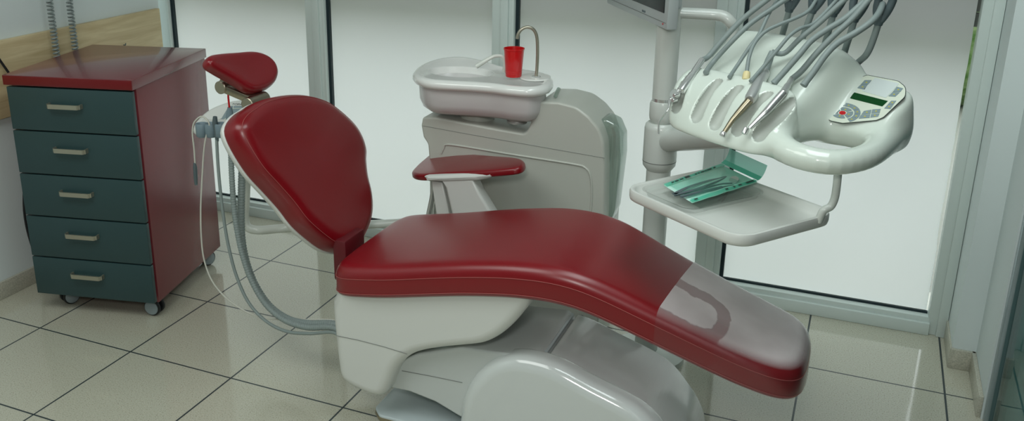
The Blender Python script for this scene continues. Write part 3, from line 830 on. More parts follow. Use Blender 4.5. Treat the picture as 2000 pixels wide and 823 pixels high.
# foot of the unit in view behind the backrest
obj('unit_foot', G().pad(polyround([(1.0, 0.60), (1.72, 0.60), (1.72, 0.92), (1.0, 0.92)], 0.05, 5), 0.05, 0.015, 0.004, lambda a, b, h: V3(a, b, h), resample=False, capn=1), 'unit', un)
# bowl: bean shaped rim and hanging basin
ZB = 0.862
rim_px = [(812, 140), (822, 128), (842, 118), (870, 112), (905, 111), (945, 118), (985, 130), (1030, 136), (1062, 142), (1074, 152), (1068, 164), (1040, 170), (1000, 168), (960, 163), (920, 160), (880, 158), (842, 155), (820, 149)]
ro = [at(q[0], q[1], 'z', ZB) for q in rim_px]
print('bowl', [tuple(np.round(p[:2], 2)) for p in ro])
RO = spline([p[:2] for p in ro], 96, True)
area = np.sum(RO[:, 0] * np.roll(RO[:, 1], -1) - np.roll(RO[:, 0], -1) * RO[:, 1])
if area < 0: RO = RO[::-1]
e = np.roll(RO, -1, 0) - np.roll(RO, 1, 0); rn = np.stack([-e[:, 1], e[:, 0]], 1); rn /= np.linalg.norm(rn, axis=1)[:, None]
# rolled rim (outer), then the flat deck on the right and the hollow on the left
bc0 = np.array([RO[:, 0].min() + 0.155, RO[:, 1].mean() + 0.01])
def deck(ins, z): return [V3(*(RO[i] + rn[i] * ins), z) for i in range(96)]
rimg = G()
R = [deck(0.014, ZB - 0.036), deck(0.004, ZB - 0.034), deck(-0.006, ZB - 0.029), deck(-0.011, ZB - 0.021), deck(-0.010, ZB - 0.011), deck(-0.004, ZB - 0.004), deck(0.006, ZB), deck(0.014, ZB - 0.002), deck(0.02, ZB - 0.006)]
base = RO + rn * 0.02


def towards(t, dz, cx):
    out = []
    for i in range(96):
        p = base[i] * (1 - t) + cx * t
        out.append(V3(*p, ZB - dz))
    return out


ellip = [bc0 + np.array([0.115 * cos(a), 0.085 * sin(a)]) for a in np.linspace(0, 2 * pi, 96, endpoint=False)]
ph = math.atan2(base[0][1] - bc0[1], base[0][0] - bc0[0])
# match each rim vertex with the hollow's edge in the same direction
EL = np.array([bc0 + np.array([0.112 * cos(math.atan2(b[1] - bc0[1], b[0] - bc0[0])), 0.082 * sin(math.atan2(b[1] - bc0[1], b[0] - bc0[0]))]) for b in base])
def hol(s, dz): return [V3(*(bc0 + (EL[i] - bc0) * s), ZB - dz) for i in range(96)]
R += [hol(1.06, 0.007), hol(1.0, 0.009), hol(0.96, 0.02), hol(0.86, 0.05), hol(0.6, 0.075), hol(0.25, 0.085)]
rimg.rings(R, False, True)
bowl = obj('spittoon_rim', rimg, 'porcelain', un, 50, label='white rolled spittoon rim')
R = [deck(0.010, ZB - 0.03), deck(0.010, ZB - 0.05), deck(0.012, ZB - 0.085), deck(0.022, ZB - 0.108), deck(0.040, ZB - 0.121), deck(0.055, ZB - 0.123)]
obj('spittoon_bowl', G().rings(R, True, True), 'bowl', un, 50, label='smoky grey lower bowl')
sx = at(1008, 236, 'y', YU + 0.05)
obj('drain_collar', G().lathe((sx[0], YU + 0.06, ZB - 0.165), (0, 0, 1), [(0.032, 0.018), (0.034, 0.024), (0.028, 0.034), (0.028, 0.06)], 24), 'silver', un)
sx2 = at(930, 228, 'y', YU + 0.08)
obj('bowl_support', G().lathe((sx2[0], YU + 0.09, ZB - 0.175), (0, 0, 1), [(0.06, 0), (0.055, 0.07)], 24), 'unit', un)
fz = at(1047, 152, 'z', ZB)
s_ = lambda q: onplane(q[0], q[1], fz, unit(V3(FW[0], FW[1], 0)))
fp = [fz, s_((1049, 130)), s_((1050, 95)), s_((1048, 70)), s_((1041, 57)), s_((1029, 53)), s_((1018, 58)), s_((1012, 67)), s_((1010, 76))]
fa = obj('cup_filler', G().tube(fp, 0.0052, 14, smooth=50), 'bow', un, 60, label='tall chrome gooseneck cup filler')
obj('filler_base', G().box(fz + V3(0, 0, 0.003), (0.026, 0.016, 0.006), 0.001), 'chrome', fa)
q0 = at(984, 141, 'z', ZB)
s2 = lambda q: onplane(q[0], q[1], q0, unit(V3(FW[0], FW[1], 0)))
obj('bowl_rinser', G().tube([q0, s2((986, 125)), s2((982, 112)), s2((972, 109)), s2((958, 113)), s2((930, 130))], [0.006, 0.006, 0.0055, 0.006, 0.0075, 0.008], 14, smooth=40), 'pipe', un, 60, label='curved pale bowl rinsing spout')
obj('tray_disc', G().lathe(at(1045, 150, 'z', ZB + 0.0), (0, 0, 1), [(0.05, -0.004), (0.05, 0.0015), (0.042, 0.0015)], 32), 'porcelain', un)
kn = at(1088, 181, 'y', YU + 0.05)
obj('lever', G().box(kn, (0.012, 0.012, 0.035), 0.004, unit(V3(1, 0, -0.4)), (0, 1, 0)), 'tank', un)

cb = at(1003, 149, 'z', ZB + 0.001)
cup = thing('drinking_cup', 'bright red plastic cup standing on the spittoon rim', 'cup', tuple(cb))
pr = [(0.0245, 0), (0.0255, 0.002), (0.0320, 0.086), (0.0335, 0.087), (0.0335, 0.091), (0.0318, 0.091), (0.0312, 0.086), (0.0245, 0.004), (0.001, 0.004)]
obj('cup_body', G().lathe(cb, (0, 0, 1), pr, 40), 'cup', cup, 40)
rg = G()
for z in (0.012, 0.018): rg.tube([cb + V3((0.0252 + 0.0765 * z) * cos(a), (0.0252 + 0.0765 * z) * sin(a), z) for a in np.linspace(0, 2 * pi, 33)], 0.0009, 6, caps=False)
obj('ridge', rg, 'cup', cup, 60)

# ================================================================== DELIVERY COLUMN
YPOLE = 0.66
pc = at(1290, 280, 'y', YPOLE); px_, pz_ = pc[0], pc[2]
dc = thing('delivery_column', 'pale grey column with swinging arms carrying the instrument head', 'column', (px_, YPOLE, 0))
z_ = lambda py, p=None: at(1290, py, 'y', YPOLE)[2]
obj('lower_pole', G().lathe((px_, YPOLE, 0), (0, 0, 1), [(0.12, 0), (0.12, 0.02), (0.036, 0.03), (0.036, z_(330))], 36), 'pole', dc)
obj('pivot_collar', G().lathe((px_, YPOLE, 0), (0, 0, 1), [(0.036, z_(332)), (0.048, z_(322)), (0.0495, z_(312)), (0.0495, z_(250)), (0.047, z_(242)), (0.040, z_(238))], 40), 'pole', dc)
obj('collar_seam', G().lathe((px_, YPOLE, z_(313)), (0, 0, 1), [(0.0498, -0.0012), (0.0498, 0.0012)], 40, False), 'groove', dc)
obj('upper_collar', G().lathe((px_, YPOLE, 0), (0, 0, 1), [(0.030, z_(238)), (0.037, z_(232)), (0.039, z_(225)), (0.039, z_(203)), (0.036, z_(197)), (0.033, z_(196))], 40), 'pole', dc)
obj('metal_ring', G().lathe((px_, YPOLE, 0), (0, 0, 1), [(0.0335, z_(197)), (0.0335, z_(190))], 36), 'chrome', dc)
obj('upper_pole', G().lathe((px_, YPOLE, 0), (0, 0, 1), [(0.0335, z_(190)), (0.0335, z_(10)), (0.025, z_(4)), (0.025, z_(2))], 36), 'pole', dc)
# lower swing arm, to a knuckle beneath the head
HA = radians(-35); ha = V3(cos(HA), sin(HA), 0); hb = V3(-sin(HA), cos(HA), 0); HO0 = V3(2.049, 0.124, 0)
H = lambda u, v, z: HO0 + ha * u + hb * v + V3(0, 0, z)
za = z_(275)


def hloc(px, py, z):
    w = at(px, py, 'z', z) - HO0
    return V3(w @ ha, w @ hb, z)


def hv(px, py, v):
    """local point at depth v"""
    w = onplane(px, py, HO0 + hb * v, hb) - HO0
    return V3(w @ ha, v, w[2])


kn0 = H(*hv(1535, 262, 0.24))
ar = G()
dA = unit(kn0 - V3(px_, YPOLE, za)); side = V3(-dA[1], dA[0], 0)
sec = lambda p, w, h: [p + side * w * cos(a) + V3(0, 0, h * sin(a)) for a in np.linspace(0, 2 * pi, 20, endpoint=False)]
ar.rings([sec(V3(px_, YPOLE, za), 0.03, 0.036), sec(V3(px_, YPOLE, za) * 0.5 + kn0 * 0.5, 0.03, 0.032), sec(kn0, 0.03, 0.03)])
obj('swing_arm', ar, 'pole', dc, 50)
obj('head_knuckle', G().lathe((kn0[0], kn0[1], 0), (0, 0, 1), [(0.028, kn0[2] - 0.02), (0.032, kn0[2] - 0.014), (0.032, 0.96), (0.03, 0.97)], 32), 'pole', dc)
# upper pipe, bent down behind the head
zp = at(1370, 28, 'y', YPOLE)[2]
pa = V3(px_, YPOLE, zp); p1 = at(1395, 29, 'y', YPOLE + 0.02); p2 = at(1432, 60, 'y', YPOLE + 0.03)
obj('upper_pipe', G().tube([pa, (pa + p1) / 2, p1, at(1415, 33, 'y', YPOLE + .02), at(1427, 44, 'y', YPOLE + .02), p2, V3(p2[0], p2[1], p2[2] - 0.12), V3(p2[0], p2[1], 0.8)], 0.0165, 18, smooth=60), 'pole', dc, 60)

# monitor on the column
mc = at(1302, 60, 'y', 0.56)
# its lower edge runs away from the viewer to the left
vpl = ray(577, -265); ex = unit(V3(vpl[0], vpl[1], 0)); ez = V3(0, 0, 1); ey = np.cross(ez, ex)     # ey: out of the back
print('monitor corner', mc, ex, ey)
ln = 0.0
mw, mh, md = 0.53, 0.36, 0.032
if ey @ V3(1, 0, 0) < 0: ey = -ey
mon = thing('monitor', 'grey flat screen monitor on the column, cut off by the top edge', 'monitor', tuple(mc))
Q = lambda a, b, h: mc + ex * a + ez * h + ey * b
obj('casing', G().box(Q(mw / 2, md / 2, mh / 2), (mw, md, mh), 0.006, ex, ey), 'bezel', mon)
obj('screen', G().box(Q(mw / 2, -0.0005, mh / 2 + 0.012), (mw - 0.05, 0.003, mh - 0.065), 0.0008, ex, ey), 'screen', mon, label='dark screen')
obj('bezel_line', G().box(Q(mw / 2, -0.0004, 0.019), (mw - 0.02, 0.0016, 0.0012), 0, ex, ey), 'groove', mon)
obj('power_button', G().lathe(Q(0.03, -0.0002, 0.014), -ey, [(0.0030, 0), (0.0026, 0.0012)], 12), 'red', mon, label='small red power light')
bt = G()
for k in range(3): bt.box(Q(0.175 + 0.010 * k, -0.0004, 0.026), (0.007, 0.0014, 0.006), 0.0005, ex, ey)
obj('badge', bt, 'hose_dark', mon)
obj('back_housing', G().box(Q(0.155, md + 0.010, mh / 2 + 0.022), (0.26, 0.022, mh - 0.06), 0.01, ex, ey), 'bezel', mon)
obj('slot', G().box(Q(0.0245, md + 0.010, mh / 2 + 0.035), (0.002, 0.004, mh - 0.12), 0.0005, ex, ey), 'black', mon)

# ================================================================== DELIVERY HEAD
dh = thing('instrument_console', 'white moulded delivery head with keypad and instrument rests over the tray', 'instrument head', tuple(H(0.15, 0.2, 0.90)))


PT = math.atan(0.667)


def halfplane(X, v0, z0, v1, z1):
    """outside of the line from (v0,z0) to (v1,z1); inside on its right"""
    d = unit(V3(v1 - v0, z1 - z0)); n = V3(-d[1], d[0])
    return (X[..., 1] - v0) * n[0] + (X[..., 2] - z0) * n[1]


hand = [hloc(1508, 238, 0.965), hloc(1512, 262, 0.945), hloc(1535, 293, 0.932), hloc(1585, 312, 0.926), hloc(1640, 317, 0.925), hloc(1692, 306, 0.928), hloc(1725, 280, 0.935), hloc(1742, 250, 0.95)]
HP = spline(hand, 27)
gt = [((1352, 142), (1320, 208)), ((1402, 158), (1360, 226)), ((1443, 170), (1397, 240)), ((1500, 182), (1440, 252)), ((1552, 196), (1482, 262))]


def head_sdf(X, grooves=True):
    u, v, z = X[..., 0], X[..., 1], X[..., 2]
    # rest
    r = halfplane(X, -0.004, 0.905, 0.010, 0.955)
    r = smax(r, halfplane(X, 0.010, 0.958, 0.052, 1.018), 0.02)
    r = smax(r, halfplane(X, 0.052, 1.018, 0.118, 1.046), 0.02)
    r = smax(r, v - 0.135, 0.012)
    r = smax(r, 0.905 - z, 0.012)
    r = smax(r, u - 0.275, 0.03)
    r = smax(r, (-0.072 + (1.03 - z) * 0.42) - u, 0.025)
    # back hump
    b = halfplane(X, 0.13, 1.005, 0.28, 1.115)
    b = smax(b, halfplane(X, 0.28, 1.118, 0.34, 1.142), 0.02)
    b = smax(b, halfplane(X, 0.34, 1.142, 0.42, 1.04), 0.04)
    b = smax(b, v - 0.42, 0.02)
    b = smax(b, 0.905 - z, 0.02)
    b = smax(b, (u - 0.238) * 0.94 + (z - 1.06) * 0.25, 0.035)
    b = smax(b, -0.105 + (1.08 - z) * 0.25 - u, 0.03)
    b = smax(b, 0.10 - v, 0.01)
    d = smin(r, b, 0.012)
    # keypad block
    p = ((z - 0.973) - 0.667 * (v - 0.24)) * cos(PT)
    p = smax(p, u - 0.400, 0.022)
    p = smax(p, 0.13 - u, 0.03)
    p = smax(p, v - 0.372, 0.022)
    p = smax(p, 0.235 - v - (z - 0.93) * 0.5, 0.03)
    p = smax(p, 0.905 - z, 0.015)
    p = smax(p, (v - 0.30) * 0.7 + (u - 0.36) * 0.7 - 0.02 - 0.055, 0.02)
    d = smin(d, p, 0.022)
    # hand grip loop
    h = None
    for i in range(len(HP) - 1):
        c = capsule(X, HP[i], HP[i + 1], 0.025)
        h = c if h is None else np.minimum(h, c)
    d = smin(d, h, 0.022)
    # instrument rests
    for a, c in (GR if grooves else ()):
        q = capsule(X, a, c, 0.0125, 0.018)
        d = smax(d, -q, 0.0015)
    return d


def hit(px, py, lift=0.0, near=None):
    """where the line of sight through a spot of the photo meets the housing, in head coordinates, lifted off along the normal"""
    w = lambda p: V3((p - HO0) @ ha, (p - HO0) @ hb, p[2])
    o = w(CAM); d = unit(w(CAM + unit(ray(px, py))) - o); t = 1.6
    best = None
    for _ in range(200):
        p = o + d * t; v = float(head_sdf(p[None, :], False)[0])
        if best is None or v < best[0]: best = (v, t)
        t += max(v, 0.0005) * 0.7
        if v < 0.0004 or t > 4: break
    p = o + d * best[1]
    gr = V3(*[float(head_sdf((p + 1e-4 * np.eye(3)[i])[None, :], False)[0] - head_sdf(p[None, :], False)[0]) for i in range(3)])
    return p + unit(gr) * lift


GR = [(hit(*a, lift=0.004), hit(*b, lift=0.003)) for a, b in gt]
hg_ = sdf_mesh(head_sdf, (-0.16, -0.06, 0.86), (0.48, 0.47, 1.18), 0.0036, lambda a, b, c: H(a, b, c))
VL = np.array([[(np.array(p) - HO0) @ ha, (np.array(p) - HO0) @ hb, p[2]] for p in hg_.v])
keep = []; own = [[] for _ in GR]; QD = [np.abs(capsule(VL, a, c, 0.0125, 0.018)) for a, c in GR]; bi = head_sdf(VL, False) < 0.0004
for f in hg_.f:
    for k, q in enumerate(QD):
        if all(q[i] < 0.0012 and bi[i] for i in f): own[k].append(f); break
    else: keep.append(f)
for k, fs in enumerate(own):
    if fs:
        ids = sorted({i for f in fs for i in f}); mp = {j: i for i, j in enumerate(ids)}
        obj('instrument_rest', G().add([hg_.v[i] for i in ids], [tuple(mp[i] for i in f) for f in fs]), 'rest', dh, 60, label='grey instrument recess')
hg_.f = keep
obj('housing', hg_, 'head', dh, 60)
# keypad foil on the sloping top
pn = unit(-hb * 0.667 + V3(0, 0, 1)); pp = H(0.3, 0.24, 0.97)


def onpad(px, py, lift): return onplane(px, py, pp + pn * lift, pn)


def foil(name, polys, m, lift, th=0.0008, parent=None, r=0.0, label=None):
    g = G()
    for P in polys:
        if r: P = polyround(P, r, 4)
        top = [onpad(x, y, lift) for x, y in P]; bot = [p - pn * th for p in top]
        g.rings([bot, top])
    return obj(name, g, m, parent or dh, 30, label=label)


pan = [(1612, 212), (1682, 150), (1694, 146), (1755, 158), (1770, 170), (1769, 188), (1726, 229), (1712, 235), (1645, 241), (1620, 236), (1609, 226)]
kp = foil('keypad', [pan], 'line', 0.0012, r=13, label='keypad foil with thin dark outline')
c_ = np.mean(pan, 0); pan2 = [tuple(c_ + (np.array(q) - c_) * 0.982) for q in pan]
foil('keypad_foil', [pan2], 'panel', 0.0016, parent=kp, r=13)
Z = lambda pts: [(1480 + x * 320 / 1285, 140 + y * 205 / 823) for x, y in pts]
foil('display', [Z([(758, 163), (1020, 230), (976, 272), (713, 206)])], 'lcd', 0.0024, parent=kp, label='green display')
foil('clear_window', [Z([(920, 48), (1110, 92), (1005, 205), (838, 158), (815, 150)])], 'pad', 0.0024, parent=kp, r=1, label='milky keypad window')
keys = [[(838, 66), (893, 66), (866, 102), (808, 100)], [(806, 102), (862, 104), (838, 141), (780, 128)],
        [(1090, 118), (1140, 130), (1118, 158), (1058, 158)], [(1056, 160), (1114, 162), (1078, 196), (1024, 192)],
        [(706, 142), (742, 150), (722, 172), (678, 170)], [(676, 172), (720, 174), (690, 206), (650, 206)],
        [(1046, 228), (1086, 228), (1066, 256), (1020, 256)], [(1018, 258), (1064, 258), (1040, 292), (992, 288)],
        [(832, 308), (892, 298), (884, 330), (812, 336)], [(898, 296), (964, 292), (956, 322), (890, 328)], [(808, 340), (882, 334), (876, 362), (790, 368)], [(888, 333), (955, 327), (944, 352), (882, 360)]]
allk = [Z(k) for k in keys]


def arcseg(cx, cy, rx, ry, r0, r1, a0, a1):
    A = np.linspace(a0, a1, 8)
    return Z([(cx + rx * r1 * cos(a), cy + ry * r1 * sin(a)) for a in A] + [(cx + rx * r0 * cos(a), cy + ry * r0 * sin(a)) for a in A[::-1]])


cxk, cyk = 664, 322
for k in range(8):
    a0 = radians(192 + k * 29.5); allk.append(arcseg(cxk, cyk, 142, 78, 0.66, 1.0, a0, a0 + radians(27.5)))
for k in range(4):
    a0 = radians(75 + k * 90); allk.append(arcseg(cxk, cyk, 84, 44, 0.42, 1.0, a0, a0 + radians(80)))
keyobs = [foil('key', [k], 'key', 0.0024, parent=kp) for k in allk]
foil('stop_key', [arcseg(cxk, cyk, 28, 15, 0.0, 1.0, 0, 2 * pi)], 'red', 0.0026, parent=kp, label='round red key')
ic = []
for k in allk:
    c = np.mean(k, 0); ic.append([(c[0] - 1.5, c[1] + 0.9), (c[0] + 1.7, c[1] + 0.9), (c[0] + 1.9, c[1] - 0.9), (c[0] - 1.2, c[1] - 0.9)])
for q in ic: foil('key_symbol', [q], 'icon', 0.0029, parent=kp)
# seam round the grip
sm = [H(*(p + V3(0, -0.0, -0.012) + 0.0222 * unit(V3(*np.cross(np.gradient(HP, axis=0)[i], [0, 0, 1.0]))))) for i, p in enumerate(HP)][7:22]
obj('grip_seam', G().tube(sm, 0.0007, 5), 'groove', dh, 60)
for q in ((1423, 281), (1478, 294)):
    p = H(*hloc(q[0], q[1], 0.905)); bt = G().lathe(p, (0, 0, 1), [(0.005, -0.006), (0.006, -0.002), (0.006, 0.01)], 12)
    obj('under_knob', bt, 'hose_dark', dh)

# whip arms: tubes with grey yokes, standing on the back of the head
WV = 0.385
warm = [[(1527, 72), (1536, 40), (1545, 6)], [(1566, 80), (1578, 45), (1592, 8)], [(1610, 90), (1620, 55), (1631, 14)], [(1650, 100), (1662, 62), (1673, 24)], [(1676, 122), (1694, 104), (1708, 70), (1720, 30)]]
yok = []
for k, w in enumerate(warm):
    P = [H(*hv(x, y, WV - 0.02 * (i > 0))) for i, (x, y) in enumerate(w)]
    if k < 4: P = [P[0] - V3(0, 0, 0.02)] + P
    else: P = [H(0.19, 0.36, 1.03)] + P
    wa = obj('whip_arm', G().tube(P, 0.0075, 14, smooth=24), 'hose', dh, 60)
    c = P[-1]; d = unit(P[-1] - P[-2])
    g = G()
    for s in (-1, 1):
        pl = [c - d * 0.012 + ha * 0.006 * s, c + d * 0.012 + ha * 0.014 * s, c + d * 0.045 + ha * 0.017 * s, c + d * 0.07 + ha * 0.010 * s - hb * 0.02]
        g.tube(pl, [0.007, 0.009, 0.009, 0.006], 10, smooth=10)
    g.tube([c - d * 0.022, c + d * 0.004], [0.0095, 0.013], 14)
    g.tube([c + d * 0.05 - ha * 0.019, c + d * 0.05 + ha * 0.019], 0.009, 14)
    obj('yoke', g, 'hose_dark', wa, 50, label='dark grey hose yoke')
    yok.append(c + d * 0.06)


def hose_pts(pts, v0, v1, r=0.011):
    """hose from the rest (depth v0) up to a yoke (depth v1)"""
    n = len(pts); out = []
    for i, (x, y) in enumerate(pts):
        t = i / (n - 1); v = v0 + (v1 - v0) * t ** 1.2
        q = hit(x, y)
        if float(head_sdf(q[None, :], False)[0]) < 0.002: v = min(v, q[1] - r)
        out.append(H(*hv(x, y, v)))
    return out


def lowdip(P, k): return list(P)


# ---- instruments resting in the head
def dirpt(a, b, t): return a * (1 - t) + b * t


LIFT = V3(0, 0, 0.014)
sy = thing('air_water_syringe', 'chrome air water syringe with bent nozzle in the leftmost rest', 'dental syringe', tuple(H(*hloc(1345, 170, 1.03))))
a = H(*hit(1371, 126, 0.012)); b = H(*hit(1334, 184, 0.010))
dd = unit(b - a)
L_ = np.linalg.norm(b - a)
obj('syringe_body', G().lathe(a, dd, [(0.0066, 0), (0.0076, 0.004), (0.0076, L_ * 0.45), (0.0092, L_ * 0.47), (0.0100, L_ * 0.98), (0.007, L_)], 24), 'chrome', sy)
hb0 = H(*hit(1325, 189, 0.012))
head_ = G().lathe(hb0 - unit(-hb + V3(0, 0, .5)) * 0.010, unit(-hb + V3(0, 0, 0.5)), [(0.010, 0), (0.0125, 0.003), (0.0125, 0.014), (0.0105, 0.017)], 24)
for o_ in (V3(0.012, -0.004, 0.002), V3(0.011, -0.006, -0.010)):
    head_.lathe(hb0 + ha * o_[0] + hb * o_[1] + V3(0, 0, o_[2]), -hb, [(0.005, 0), (0.005, 0.010), (0.004, 0.012)], 14)
obj('button_block', head_, 'chrome', sy)
n0 = H(*hit(1316, 200, 0.012))
nz_ = [hb0, n0, H(*hv(1305, 214, -0.006)), H(*hv(1293, 230, -0.014)), H(*hv(1287, 240, -0.018)), H(*hv(1286, 262, -0.020))]
obj('nozzle', G().tube(nz_, [0.006, 0.0045, 0.0022, 0.002, 0.002, 0.0019], 12, smooth=40), 'chrome', sy, 60)
obj('hose', G().tube([a + dd * 0.002] + hose_pts([(1384, 110), (1410, 80), (1450, 38), (1500, -2), (1530, -24), (1560, -30)], (a - HO0) @ hb + 0.03, 0.36), 0.0068, 12, smooth=50), 'hose', sy, 60)

h1 = thing('low_speed_handpiece', 'steel handpiece with thick motor and bent golden neck in the fourth rest', 'dental handpiece', tuple(H(*hloc(1470, 200, 1.0))))
a = H(*hit(1497, 152, 0.016)); b = H(*hit(1469, 203, 0.013)); dd = unit(b - a); L_ = np.linalg.norm(b - a)
obj('motor', G().lathe(a, dd, [(0.010, 0), (0.0130, 0.003), (0.0130, 0.014), (0.0124, 0.016), (0.0130, 0.018), (0.0130, L_ * 0.93), (0.0100, L_)], 28), 'silver', h1)
c1 = H(*hit(1438, 238, 0.014)); c2 = H(*hit(1426, 262, 0.020))
obj('contra_angle', G().tube([b, dirpt(b, c1, 0.3), dirpt(b, c1, 0.7), c1, dirpt(c1, c2, 0.5), c2], [0.0088, 0.0085, 0.0072, 0.006, 0.0056, 0.005], 18), 'brass', h1, 50, label='warm toned bent neck')
dq = unit(c2 - c1)
obj('tool_head', G().lathe(c2 - ha * 0.001 - V3(0, 0, 0.002), unit(dq + V3(0, 0, -0.2)), [(0.0065, -0.002), (0.0072, 0), (0.0072, 0.007), (0.006, 0.009)], 20), 'chrome', h1)
sl0 = H(*hit(1516, 124, 0.035))
obj('hose_sleeve', G().tube([a - dd * 0.001, dirpt(a, sl0, 0.6), sl0], [0.0092, 0.0088, 0.0066], 16), 'hose', h1, 50)
obj('hose', G().tube([sl0] + hose_pts([(1532, 104), (1562, 76), (1600, 45), (1640, 8), (1672, -18), (1690, -20)], (sl0 - HO0) @ hb + 0.02, 0.36), 0.0062, 12, smooth=50), 'hose', h1, 60)

h2 = thing('turbine_handpiece', 'slim polished turbine handpiece with round head in the rightmost rest', 'dental handpiece', tuple(H(*hloc(1510, 215, 1.0))))
a = H(*hit(1549, 163, 0.014)); m1 = H(*hit(1530, 188, 0.010)); m2 = H(*hit(1500, 222, 0.010)); b = H(*hit(1471, 254, 0.014))
dd = unit(m1 - a); L_ = np.linalg.norm(m1 - a)
obj('coupling', G().lathe(a, dd, [(0.0058, 0), (0.0064, 0.003), (0.0064, L_ * 0.5), (0.0075, L_ * 0.56), (0.0068, L_ * 0.62), (0.0075, L_ * 0.68), (0.0068, L_ * 0.74), (0.0078, L_ * 0.8), (0.0078, L_)], 22), 'silver', h2)
obj('grip', G().tube([m1, dirpt(m1, m2, 0.5), m2, dirpt(m2, b, 0.5), b], [0.0084, 0.0088, 0.0082, 0.0062, 0.0046], 20, smooth=24), 'chrome', h2, 60)
obj('turbine_head', G().lathe(H(*hit(1466, 258, 0.016)) + V3(0, 0, 0.004), unit(-hb * 0.6 - V3(0, 0, 1)), [(0.004, -0.002), (0.0068, 0.0), (0.0072, 0.008), (0.0066, 0.013), (0.004, 0.0145)], 22), 'chrome', h2)
obj('hose', G().tube([a + dd * 0.002] + hose_pts([(1566, 138), (1595, 104), (1630, 68), (1665, 36), (1700, -4), (1720, -20)], (a - HO0) @ hb + 0.02, 0.36), 0.0068, 12, smooth=50), 'hose', h2, 60)

spare = [('thin_tip', [(1379, 141), (1392, 122), (1432, 78), (1466, 46), (1500, 22), (1536, -2), (1560, -14)], 0.0062, 'hose', 'thick grey hose with empty end, next to the right of the syringe'),
         ('b', [(1425, 150), (1440, 128), (1464, 92), (1482, 68), (1500, 30), (1516, 4), (1530, -14)], 0.0044, 'hose', 'thin grey hose with empty end, next to the left of the yellow tipped hose'),
         ('c', [(1458, 146), (1463, 112), (1474, 84), (1494, 62), (1522, 48), (1552, 36), (1578, 22), (1594, 0)], 0.0044, 'hose', 'thin grey hose ending in a cream yellow tip'),
         ('d', [(1467, 158), (1488, 134), (1518, 98), (1542, 70), (1564, 55), (1586, 48), (1610, 26), (1634, 0)], 0.0044, 'hose', 'thin grey hose dropping left of the thick motor handpiece'),
         ('e', [(1512, 162), (1532, 140), (1560, 108), (1584, 80), (1612, 60), (1650, 36), (1682, 8), (1700, -10)], 0.0068, 'hose', 'thick grey hose with empty end between the two handpieces'),
         ('f', [(1570, 166), (1588, 142), (1612, 108), (1636, 84), (1668, 66), (1700, 44), (1716, 26), (1724, 8)], 0.0072, 'hose', 'thick grey hose with empty end, rightmost on the head')]
for nm, pts, r, m, lab in spare:
    P = hose_pts(pts, 0.128, 0.36)
    t = thing('instrument_hose', lab, 'hose', tuple(P[0]), 'loose hoses on the instrument head')
    obj('hose', G().tube(P, r, 12, smooth=50), m, t, 60)
    d = unit(P[0] - P[1])
    if nm == 'c':
        obj('hose_tip', G().lathe(P[0] - d * 0.008, d, [(0.005, 0), (0.0075, 0.002), (0.0085, 0.008), (0.0085, 0.02), (0.0075, 0.022)], 18), 'yellow', t, label='cream yellow rubber tip')
    else:
        obj('hose_tip', G().lathe(P[0] - d * 0.006, d, [(r * 1.06, 0), (r * 1.1, 0.008), (r * 0.8, 0.0085)], 14), 'hose', t)

# ================================================================== TRAY
ZTR = 0.78
tc_ = [at(*q, 'z', ZTR) for q in ((1232, 372), (1480, 478), (1607, 405), (1375, 318))]
ctr = sum(tc_) / 4
wU = (np.linalg.norm(tc_[1] - tc_[0]) + np.linalg.norm(tc_[2] - tc_[3])) / 2; wV = (np.linalg.norm(tc_[2] - tc_[1]) + np.linalg.norm(tc_[3] - tc_[0])) / 2
tu = unit(tc_[1] - tc_[0] + tc_[2] - tc_[3]); tv = np.cross(V3(0, 0, 1), tu)
tray = thing('instrument_tray', 'ivory rectangular tray with raised rim hanging below the instrument head', 'tray', tuple(ctr - V3(0, 0, 0.03)))
TT = lambda a, b, h: ctr + tu * a + tv * b + V3(0, 0, h)
ro = polyround([(-wU / 2, -wV / 2), (wU / 2, -wV / 2), (wU / 2, wV / 2), (-wU / 2, wV / 2)], 0.052, 10)
e = np.roll(ro, -1, 0) - np.roll(ro, 1, 0); en = np.stack([-e[:, 1], e[:, 0]], 1); en /= np.linalg.norm(en, axis=1)[:, None]
prof = [(0.03, -0.030), (0.008, -0.029), (0.002, -0.025), (0.0, -0.018), (0.0, -0.006), (0.002, -0.001), (0.006, 0.0), (0.010, -0.001), (0.013, -0.004), (0.018, -0.016), (0.026, -0.019), (0.034, -0.019)]
g = G(); g.rings([[TT(*(ro[i] + en[i] * ins), h) for i in range(len(ro))] for ins, h in prof])
obj('tray_plate', g, 'shell', tray, 50)
zt = ZTR
arm_p = [TT(wU / 2 - 0.005, 0.09, -0.012)] + [onplane(x, y, TT(wU / 2, 0.09, 0), unit(V3(FW[0], FW[1], 0))) for x, y in ((1608, 412), (1622, 404), (1630, 388), (1634, 365), (1637, 335))]
arm_p.append(arm_p[-1] + V3(0, 0, 0.03))
obj('tray_arm', G().tube(arm_p, 0.0085, 16, smooth=40), 'pole', tray, 60)
sy0 = -0.019
# clear dish lying in the tray
ds = thing('clear_dish', 'clear plastic dish lying in the left part of the tray under the pouch', 'dish', tuple(TT(-0.07, 0, sy0)))
do = polyround([(-0.158, -0.120), (0.012, -0.120), (0.012, 0.118), (-0.158, 0.118)], 0.03, 7)
e = np.roll(do, -1, 0) - np.roll(do, 1, 0); dn = np.stack([-e[:, 1], e[:, 0]], 1); dn /= np.linalg.norm(dn, axis=1)[:, None]
g = G(); g.rings([[TT(*(do[i] + dn[i] * ins), sy0 + h) for i in range(len(do))] for ins, h in [(-0.006, 0.017), (0.0, 0.0165), (0.004, 0.012), (0.007, 0.003), (0.012, 0.0012)]], False, True)
obj('dish_wall', g, 'acrylic', ds, 50)

